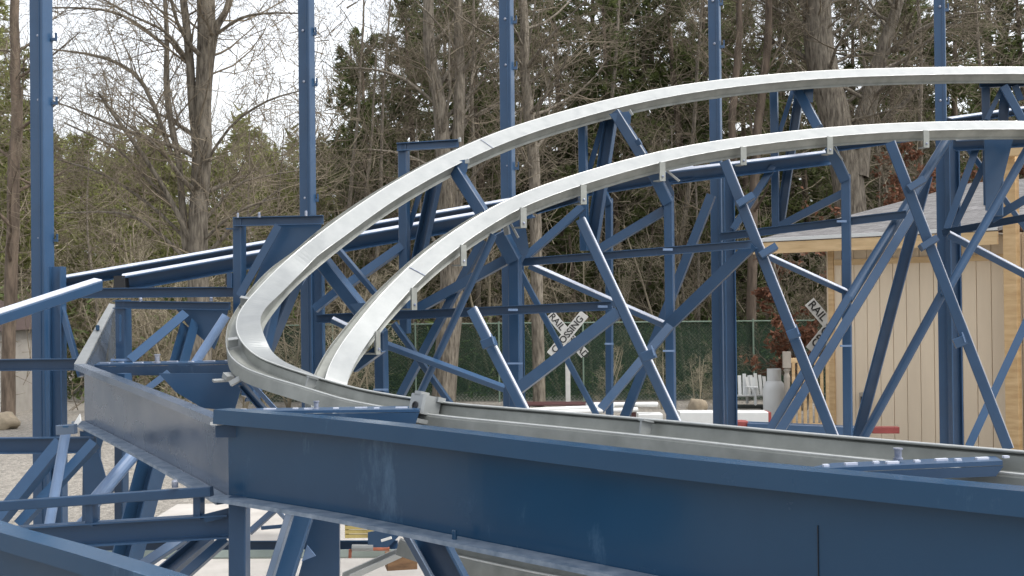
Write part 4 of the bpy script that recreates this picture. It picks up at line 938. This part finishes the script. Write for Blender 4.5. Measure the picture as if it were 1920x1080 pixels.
def pine(H_, r, seed, crown=.25, spread=.22, tufts=7, blades=9, bl=.26, bw=.035, sparse=1.0, droop=-.1):
    rnd = random.Random(seed); big, small, lf = MB(), MB(), MB(); pts = [Vector((0, 0, -.1))]; rad = [r]; d = Vector((0, 0, 1)); n = 12
    for i in range(n): d = (d + perp(d, rnd) * .025).normalized(); pts.append(pts[-1] + d * H_ / n); rad.append(r * (1 - .9 * (i + 1) / n) + .008)
    big.tube(pts, rad, 10, False); nb = int(H_ * 9 * sparse)
    for b in range(nb):
        f = crown + (1 - crown) * (b + rnd.random()) / nb; i = min(n - 1, int(f * n)); a = pts[i].lerp(pts[i + 1], f * n - i); reach = H_ * spread * (1 - (f - crown) / (1 - crown)) ** .7 * rnd.uniform(.5, 1.15) + .25
        az = rnd.uniform(0, 6.283); bd = Vector((math.cos(az), math.sin(az), rnd.uniform(droop, droop + .45))).normalized(); bp = [a]; q = a.copy(); dd = bd.copy()
        for s in range(4): dd = (dd + perp(dd, rnd) * .16 + Vector((0, 0, .06))).normalized(); q = q + dd * reach / 4; bp.append(q.copy())
        small.tube(bp, [rad[i] * .22 + .006, rad[i] * .16 + .005, .009, .007, .004], 3, False)
        for s in range(int(tufts * max(.5, reach / 1.6))):
            ff = rnd.uniform(.2, 1) ; j = min(3, int(ff * 4)); c = bp[j].lerp(bp[j + 1], ff * 4 - j) + perp(dd, rnd) * rnd.uniform(0, .30)
            td = (dd + perp(dd, rnd) * .8).normalized()
            for _ in range(blades): leafquad(lf, c, (td + perp(td, rnd) * rnd.uniform(.3, 1.1)).normalized(), bl * rnd.uniform(.6, 1.2), bw, rnd)
    return big, small, lf
def copy_tree(root, loc, rz, s, lab, grp):
    r = root.copy(); C.objects.link(r); r.location = loc; r.rotation_euler = (0, 0, rz); r.scale = s; r["label"] = lab; r["group"] = grp
    for ch in list(root.children): c = ch.copy(); C.objects.link(c); c.parent = r
    return r
rnd = random.Random(11)
O0 = Vector((0, 0, 0))
def place_first(t, loc, rz, s): t.location = loc; t.rotation_euler = (0, 0, rz); t.scale = s
def forest(name, cat, builder, spots, lab, grp, mats, variants=3, regs=None):
    protos = []
    for i, (px, d, s) in enumerate(spots):
        lab_, grp_ = (lab, grp) if not regs else (lab + regs[sum(px > b for b in (576, 950, 1340, 1760))], grp + regs[sum(px > b for b in (576, 950, 1340, 1760))])
        loc = G(px, d); rz = rnd.uniform(0, 6.28); ss = (s * rnd.uniform(.92, 1.08),) * 2 + (s,)
        if i < variants:
            parts = builder(i); t = tree_obj(name, lab_, cat, grp_, O0, parts[0], parts[1], mats[0], mats[1], parts[2] if len(parts) > 2 else None, mats[2] if len(parts) > 2 else None); protos.append(t); place_first(t, loc, rz, ss)
        else: copy_tree(protos[i % variants], loc, rz, ss, lab_, grp_)

REG = ('left of the second tall column', 'between second and third tall columns', 'between third and fourth tall columns', 'between fourth and fifth tall columns', 'right of the fifth tall column')
# olive pines, left half
forest('pine_tree', 'pine tree', lambda i: pine(9.5, .13, 40 + i, crown=.10, spread=.24, tufts=15, blades=13, bl=.24, bw=.04),
  [(30, 31, .95), (150, 35, .78), (235, 40, .72), (300, 33, .50), (440, 36, .66), (500, 40, .80), (545, 31, .62), (610, 36, .72), (90, 42, .95), (200, 33, .6), (420, 31, .45), (350, 40, .6), (10, 38, 1.2), (-60, 34, 1.2), (620, 42, .85), (480, 33, .5), (265, 46, .8), (390, 46, .8), (130, 46, .95), (170, 31, .45), (330, 36, .55), (570, 38, .72), (60, 36, .9), (250, 31, .4), (520, 33, .55), (370, 33, .42), (280, 42, .82), (320, 45, .9), (455, 43, .92), (180, 43, .9), (225, 34, .55), (505, 36, .7), (575, 34, .75), (340, 32, .5)],
  'olive green pine tree in the open woods left of the curved rail', 'olive pines in the left woods', (M_BARKD, M_TWIG, M_PINE))
# dark evergreens, middle and right
ev = [(690, 33, .95), (745, 37, 1.15), (800, 34, 1.1), (870, 38, 1.25), (915, 33, 1.05), (985, 36, 1.2), (1050, 34, 1.15), (1110, 38, 1.35), (1165, 33, 1.1), (1230, 36, 1.3), (1290, 34, 1.2), (1350, 38, 1.35), (1400, 33, 1.05), (1460, 36, 1.15),
      (1530, 34, 1.0), (1600, 38, 1.2), (1660, 35, 1.1), (1730, 37, 1.2), (1800, 34, 1.15), (1870, 37, 1.25), (1940, 35, 1.2), (660, 42, 1.1), (830, 45, 1.4), (1010, 45, 1.4), (1180, 46, 1.5), (1330, 46, 1.5), (1500, 46, 1.35), (1680, 46, 1.4), (1850, 46, 1.5), (2000, 40, 1.3),
      (950, 30.5, .5), (1080, 30.5, .55), (1210, 30.5, .5), (1330, 30.5, .55), (1440, 30.5, .5), (780, 31, .5), (700, 30.5, .45), (1560, 31, .5), (870, 31, .45)]
forest('evergreen_tree', 'evergreen tree', lambda i: pine(10.5, .15, 70 + i, crown=.04, spread=.20, tufts=19, blades=12, bl=.25, bw=.045, droop=-.35),
  ev, 'dark evergreen tree in the woods, seen ', 'dark evergreens seen ', (M_BARKD, M_TWIG, M_EVER), 3, REG)
# bare trees
bt = [(200, 29, .55), (470, 30, .6), (640, 30, .9), (700, 29, .9), (900, 30, .95), (1120, 32, 1.1), (1255, 30, 1.0), (1720, 32, 1.1), (1850, 31, 1.0), (530, 33, .65),
      (1200, 37, 1.2), (670, 31, .8), (760, 29, .6), (1310, 29, .6), (1660, 30, .6)]
forest('bare_tree', 'bare tree', lambda i: bare_tree(11.5, .075, 20 + i, 1 + i % 2, low=.18, kids=(4, 6)),
  bt, 'slender leafless tree in the woods, seen ', 'slender leafless trees seen ', (M_BARK, M_TWIG), 3, REG)
# pale undergrowth saplings
forest('sapling', 'sapling', lambda i: bare_tree(3.6, .03, 60 + i, 3, lean=.22, low=.08, kids=(4, 6), maxl=3),
  [(x + rnd.uniform(-18, 18), rnd.uniform(28.5, 30.5), rnd.uniform(.7, 1.35)) for x in range(-20, 1960, 60)] + [(x, rnd.uniform(24, 27), rnd.uniform(.5, .9)) for x in (500, 540, 590, 640, 690, 455, 410, 350, 300, 250)] + [(1310, 23, .35), (1240, 25, .4), (1130, 25, .4), (1340, 24, .4)],
  'pale leafless sapling in the undergrowth, seen ', 'pale saplings seen ', (M_TWIGP, M_TWIGP), 3, REG)
# far mass of woods closing the view
def far_olive():
    rn = random.Random(15); lf = MB()
    for _ in range(60000):
        px = rn.uniform(-250, 700); d = rn.uniform(44, 52); top = 8.3 + 2.2 * noise.noise(Vector((px * .012, 0, 3))) + 1.2 * noise.noise(Vector((px * .05, 1, 3)))
        z = rn.random() ** .8 * top
        if noise.noise(Vector((px * .02, z * .7, 9))) < -.22 and z > 1.5: continue
        leafquad(lf, G(px, d, z + .05), Vector((rn.uniform(-1, 1), rn.uniform(-1, 1), rn.uniform(-.3, 1))).normalized(), rn.uniform(.2, .5), .13, rn)
    tag(obj('olive_woods', lf, M_PINE), 'hazy olive green mass of woods far behind the left trees', 'woods', None, 'stuff')
far_olive()
def far_woods():
    rn = random.Random(5); lf = MB()
    for _ in range(36000):
        px = rn.uniform(-150, 2100); d = rn.uniform(52, 64); top = 3.0 if px < 640 else 9.5
        z = rn.random() ** 1.3 * top; q = G(px, d, z + .1); leafquad(lf, q, Vector((rn.uniform(-1, 1), rn.uniform(-1, 1), rn.uniform(-.3, 1))).normalized(), rn.uniform(.3, .8), .28, rn)
    o = obj('far_woods', lf, M_FAR); tag(o, 'dense far off woods filling the gaps low between the trees', 'woods', None, 'stuff')
far_woods()
def twig_haze(name, lab, n, x0, x1, d0, d1, topf, m_, seed, w_=.011):
    rn = random.Random(seed); mb = MB()
    for _ in range(n):
        px = rn.uniform(x0, x1); d = rn.uniform(d0, d1); z = rn.random() ** .9 * topf(px)
        if noise.noise(Vector((px * .011, z * .5, seed))) < -.22: continue
        p = G(px, d, z + .05); dd = Vector((rn.uniform(-1, 1), rn.uniform(-.4, .4), rn.uniform(-.25, 1.1))).normalized(); L_ = rn.uniform(.18, .5); k0 = len(mb.v); ww = w_ * rn.uniform(.6, 1.5)
        side = dd.cross(Vector((0, 1, 0))).normalized()
        for q in range(4):
            r = ww * (1 - q / 3.4); mb.v += [tuple(p - side * r), tuple(p + side * r)]; dd = (dd + side * rn.uniform(-.35, .35) + Vector((0, 0, .06))).normalized(); p = p + dd * L_; side = dd.cross(Vector((0, 1, 0))).normalized()
        for q in range(3): mb.f.append((k0 + q * 2, k0 + q * 2 + 1, k0 + q * 2 + 3, k0 + q * 2 + 2))
    tag(obj(name, mb, m_), lab, 'brush', None, 'stuff')
twig_haze('brush', 'tangle of fine bare branches filling the woods behind the rails', 6000, 600, 2050, 28.5, 40, lambda x: 11.5, M_TWIG, 3)
twig_haze('pale_brush', 'tangle of pale bare brush low along the fence and in the left woods', 3500, -150, 2050, 28.3, 38, lambda x: 4.6 if x < 640 else 6.5, M_TWIGP, 4, .009)
twig_haze('left_brush', 'sparse tangle of fine bare branches in the left woods', 3500, -150, 640, 24, 36, lambda x: 8.5, M_TWIG, 5, .009)
def litter():
    rn = random.Random(8); lf = MB()
    for _ in range(26000):
        px = rn.uniform(-150, 2100); d = rn.uniform(27.8, 42); z = rn.random() ** 1.6 * (2.8 if px < 640 else 2.0); q = G(px, d, z); leafquad(lf, q, Vector((rn.uniform(-1, 1), rn.uniform(-1, 1), rn.uniform(-.2, 1))).normalized(), rn.uniform(.1, .3), .06, rn)
    tag(obj('undergrowth', lf, M_GREENM), 'green brown undergrowth on the forest floor', 'undergrowth', None, 'stuff')
litter()
# dry leaved oak near the shed
def dry_oak(seed, H_):
    rn = random.Random(seed); big, small = bare_tree(H_, .09, seed, 2, .12, .12, (4, 6), 4); lf = MB()
    vs = small.v; 
    for _ in range(5200):
        p = Vector(vs[rn.randrange(len(vs))])
        if p.z < .7: continue
        c = noise.noise(p * .9 + Vector((seed, 0, 0)))
        if c < -.05: continue
        leafquad(lf, p, Vector((rn.uniform(-1, 1), rn.uniform(-1, 1), rn.uniform(-1, .4))).normalized(), rn.uniform(.07, .13), .07, rn)
    return big, small, lf
for i, (px, d, H_, lab) in enumerate(((1500, 24.5, 3.6, 'small oak holding dry reddish leaves left of the shed corner'), (1680, 27, 5.6, 'oak with dry reddish leaves rising behind the shed roof'), (1880, 28, 6.2, 'oak with dry red brown leaves behind the right end of the shed roof'))):
    b, s, l_ = dry_oak(90 + i, H_); t = tree_obj('oak_tree', lab, 'oak tree', 'oaks with dry leaves', O0, b, s, M_BARK, M_TWIG, l_, M_DRY); t.location = G(px, d)

# big hand placed bare trees : stems as pixel polylines
def big_tree(lab, d, stems, limbs, mt, seed, kids=(4, 6), auto=10, name='bare_tree', maxl=4):
    rn = random.Random(seed); big, small = MB(), MB(); base = G(stems[0][0][0], d)
    for st in stems:
        kk = catmull([(*a, ) for a in st], 4); pts = []; rad = []
        for (x, y, wd_) in kk:
            p = P(x, y, d); p += Vector((noise.noise(p * .9), noise.noise(p * .9 + Vector((5, 5, 5))), 0)) * .06; pts.append(p); rad.append(wd_ / 2 * d / F)
        big.tube(pts, rad, 14, False)
        H_ = (pts[-1] - pts[0]).length
        for _ in range(auto):
            f = rn.uniform(.25, 1); i = min(len(pts) - 2, int(f * (len(pts) - 1))); nd = (perp(Vector((0, 0, 1)), rn) + Vector((0, 0, rn.uniform(.1, .9)))).normalized()
            limb(big, small, pts[i], nd, rn.uniform(1.3, 3.0), min(.05, rad[i] * .35), 1, rn, maxl, .1, .75, kids)
    for lb in limbs:
        kk = catmull([(*a,) for a in lb], 3); pts = []; dy = rn.uniform(-1.5, 1.0)
        n = len(kk)
        for i, (x, y, wd_) in enumerate(kk): pts.append(P(x, y, d + dy * i / n))
        rad = [a[2] / 2 * d / F for a in kk]; big.tube(pts, rad, 7, False)
        for _ in range(int(n * 1.2)):
            i = rn.randrange(n - 1); td = (pts[i + 1] - pts[i]).normalized(); nd = (td * .6 + perp(td, rn) * .7 + Vector((0, 0, .15))).normalized()
            limb(big, small, pts[i], nd, rn.uniform(.7, 1.9), rad[i] * .45, 2, rn, maxl, .06, .75, kids)
    t = thing(name, lab, 'bare tree', base, 'large leafless trees'); obj('trunk', big, mt, t, True); obj('branches', small, M_TWIG, t)
big_tree('large leafless tree with several upright stems between the two left columns', 21, [
  [(372, 740, 50), (372, 560, 40), (372, 430, 37), (378, 300, 33), (384, 150, 30), (386, 0, 34), (388, -160, 26)],
  [(366, 480, 22), (366, 300, 16), (360, 150, 16), (350, 60, 15), (340, -60, 12), (336, -160, 9)],
  [(352, 470, 16), (338, 330, 12), (322, 240, 12), (314, 150, 11), (314, 60, 9), (306, -60, 6)],
  [(385, 230, 22), (400, 70, 16), (425, 20, 12), (450, -60, 8)]],
 [[(372, 480, 12), (300, 340, 9), (210, 210, 7), (185, 175, 3)], [(322, 290, 9), (270, 160, 8), (200, 110, 6), (95, 92, 3)], [(314, 90, 7), (250, 40, 6), (190, 18, 5), (95, 14, 3)],
  [(350, 110, 7), (310, 60, 6), (250, 30, 4), (160, -20, 3)], [(398, 70, 7), (450, 35, 6), (500, 25, 4), (560, 25, 3)], [(372, 330, 6), (430, 240, 5), (500, 190, 4), (565, 170, 2)],
  [(360, 430, 8), (280, 340, 7), (220, 280, 5), (120, 230, 3)], [(366, 470, 7), (300, 400, 6), (200, 330, 5), (110, 300, 3)], [(380, 420, 6), (440, 350, 5), (500, 330, 4), (560, 320, 2)],
  [(362, 500, 9), (300, 440, 7), (230, 400, 5), (110, 400, 3)], [(372, 460, 6), (440, 400, 5), (520, 370, 3)]], M_BARK, 3, auto=10)
big_tree('tall grey double trunked tree rising behind the outer rail left of the middle', 26, [
  [(832, 760, 46), (842, 600, 44), (846, 470, 42), (838, 330, 34), (822, 200, 26), (806, 80, 22), (800, -120, 16)], [(850, 470, 30), (858, 300, 24), (862, 150, 20), (858, 0, 16), (850, -140, 10)]],
 [[(822, 200, 8), (760, 150, 6), (700, 130, 4), (640, 128, 2)], [(840, 330, 7), (760, 290, 5), (690, 280, 3)], [(860, 150, 7), (900, 90, 5), (960, 40, 3)]], M_BARK, 5, auto=14)
big_tree('leafless tree just right of the middle column with peeling grey trunk', 26, [
  [(1012, 760, 24), (1003, 420, 22), (995, 250, 22), (985, 130, 18), (978, -20, 16), (975, -140, 12)]],
 [[(985, 130, 8), (1040, 60, 5), (1100, 0, 3)], [(998, 200, 6), (930, 140, 4), (890, 80, 3)]], M_BARK, 6, auto=14)
big_tree('massive leafless tree with thick forked trunk behind the rails at right', 27, [
  [(1600, 720, 62), (1595, 430, 58), (1582, 300, 58), (1556, 180, 56), (1538, 80, 54), (1528, -20, 50), (1520, -160, 40)], [(1600, 330, 52), (1628, 190, 34), (1655, 100, 26), (1680, 20, 20), (1700, -80, 14)], [(1555, 120, 22), (1530, 60, 14), (1505, 10, 12), (1480, -60, 9)]],
 [[(1650, 110, 12), (1720, 60, 9), (1790, 30, 6), (1880, 20, 3)], [(1610, 260, 10), (1700, 190, 8), (1740, 130, 5), (1810, 110, 3)], [(1540, 130, 12), (1480, 90, 8), (1420, 70, 5)], [(1535, 60, 9), (1460, 20, 6), (1400, -20, 4)]], M_BARK, 8, auto=14)
big_tree('leafless tree beside the fourth tall column, rising behind both rails', 27, [[(1410, 740, 20), (1412, 400, 18), (1425, 200, 16), (1442, 60, 14), (1445, -120, 10)], [(1375, 740, 14), (1372, 300, 14), (1385, 60, 12), (1392, -120, 8)]], [], M_BARKD, 12, auto=14)
big_tree('straight brown pine trunk at the far left edge behind the nearest column', 23.5, [[(16, 780, 26), (20, 560, 24), (28, 300, 22), (30, 100, 18), (30, -140, 14)]], [[(28, 150, 6), (90, 110, 4), (150, 60, 2)], [(28, 330, 6), (80, 350, 4), (140, 330, 2)]], M_BARKD, 13, auto=8)
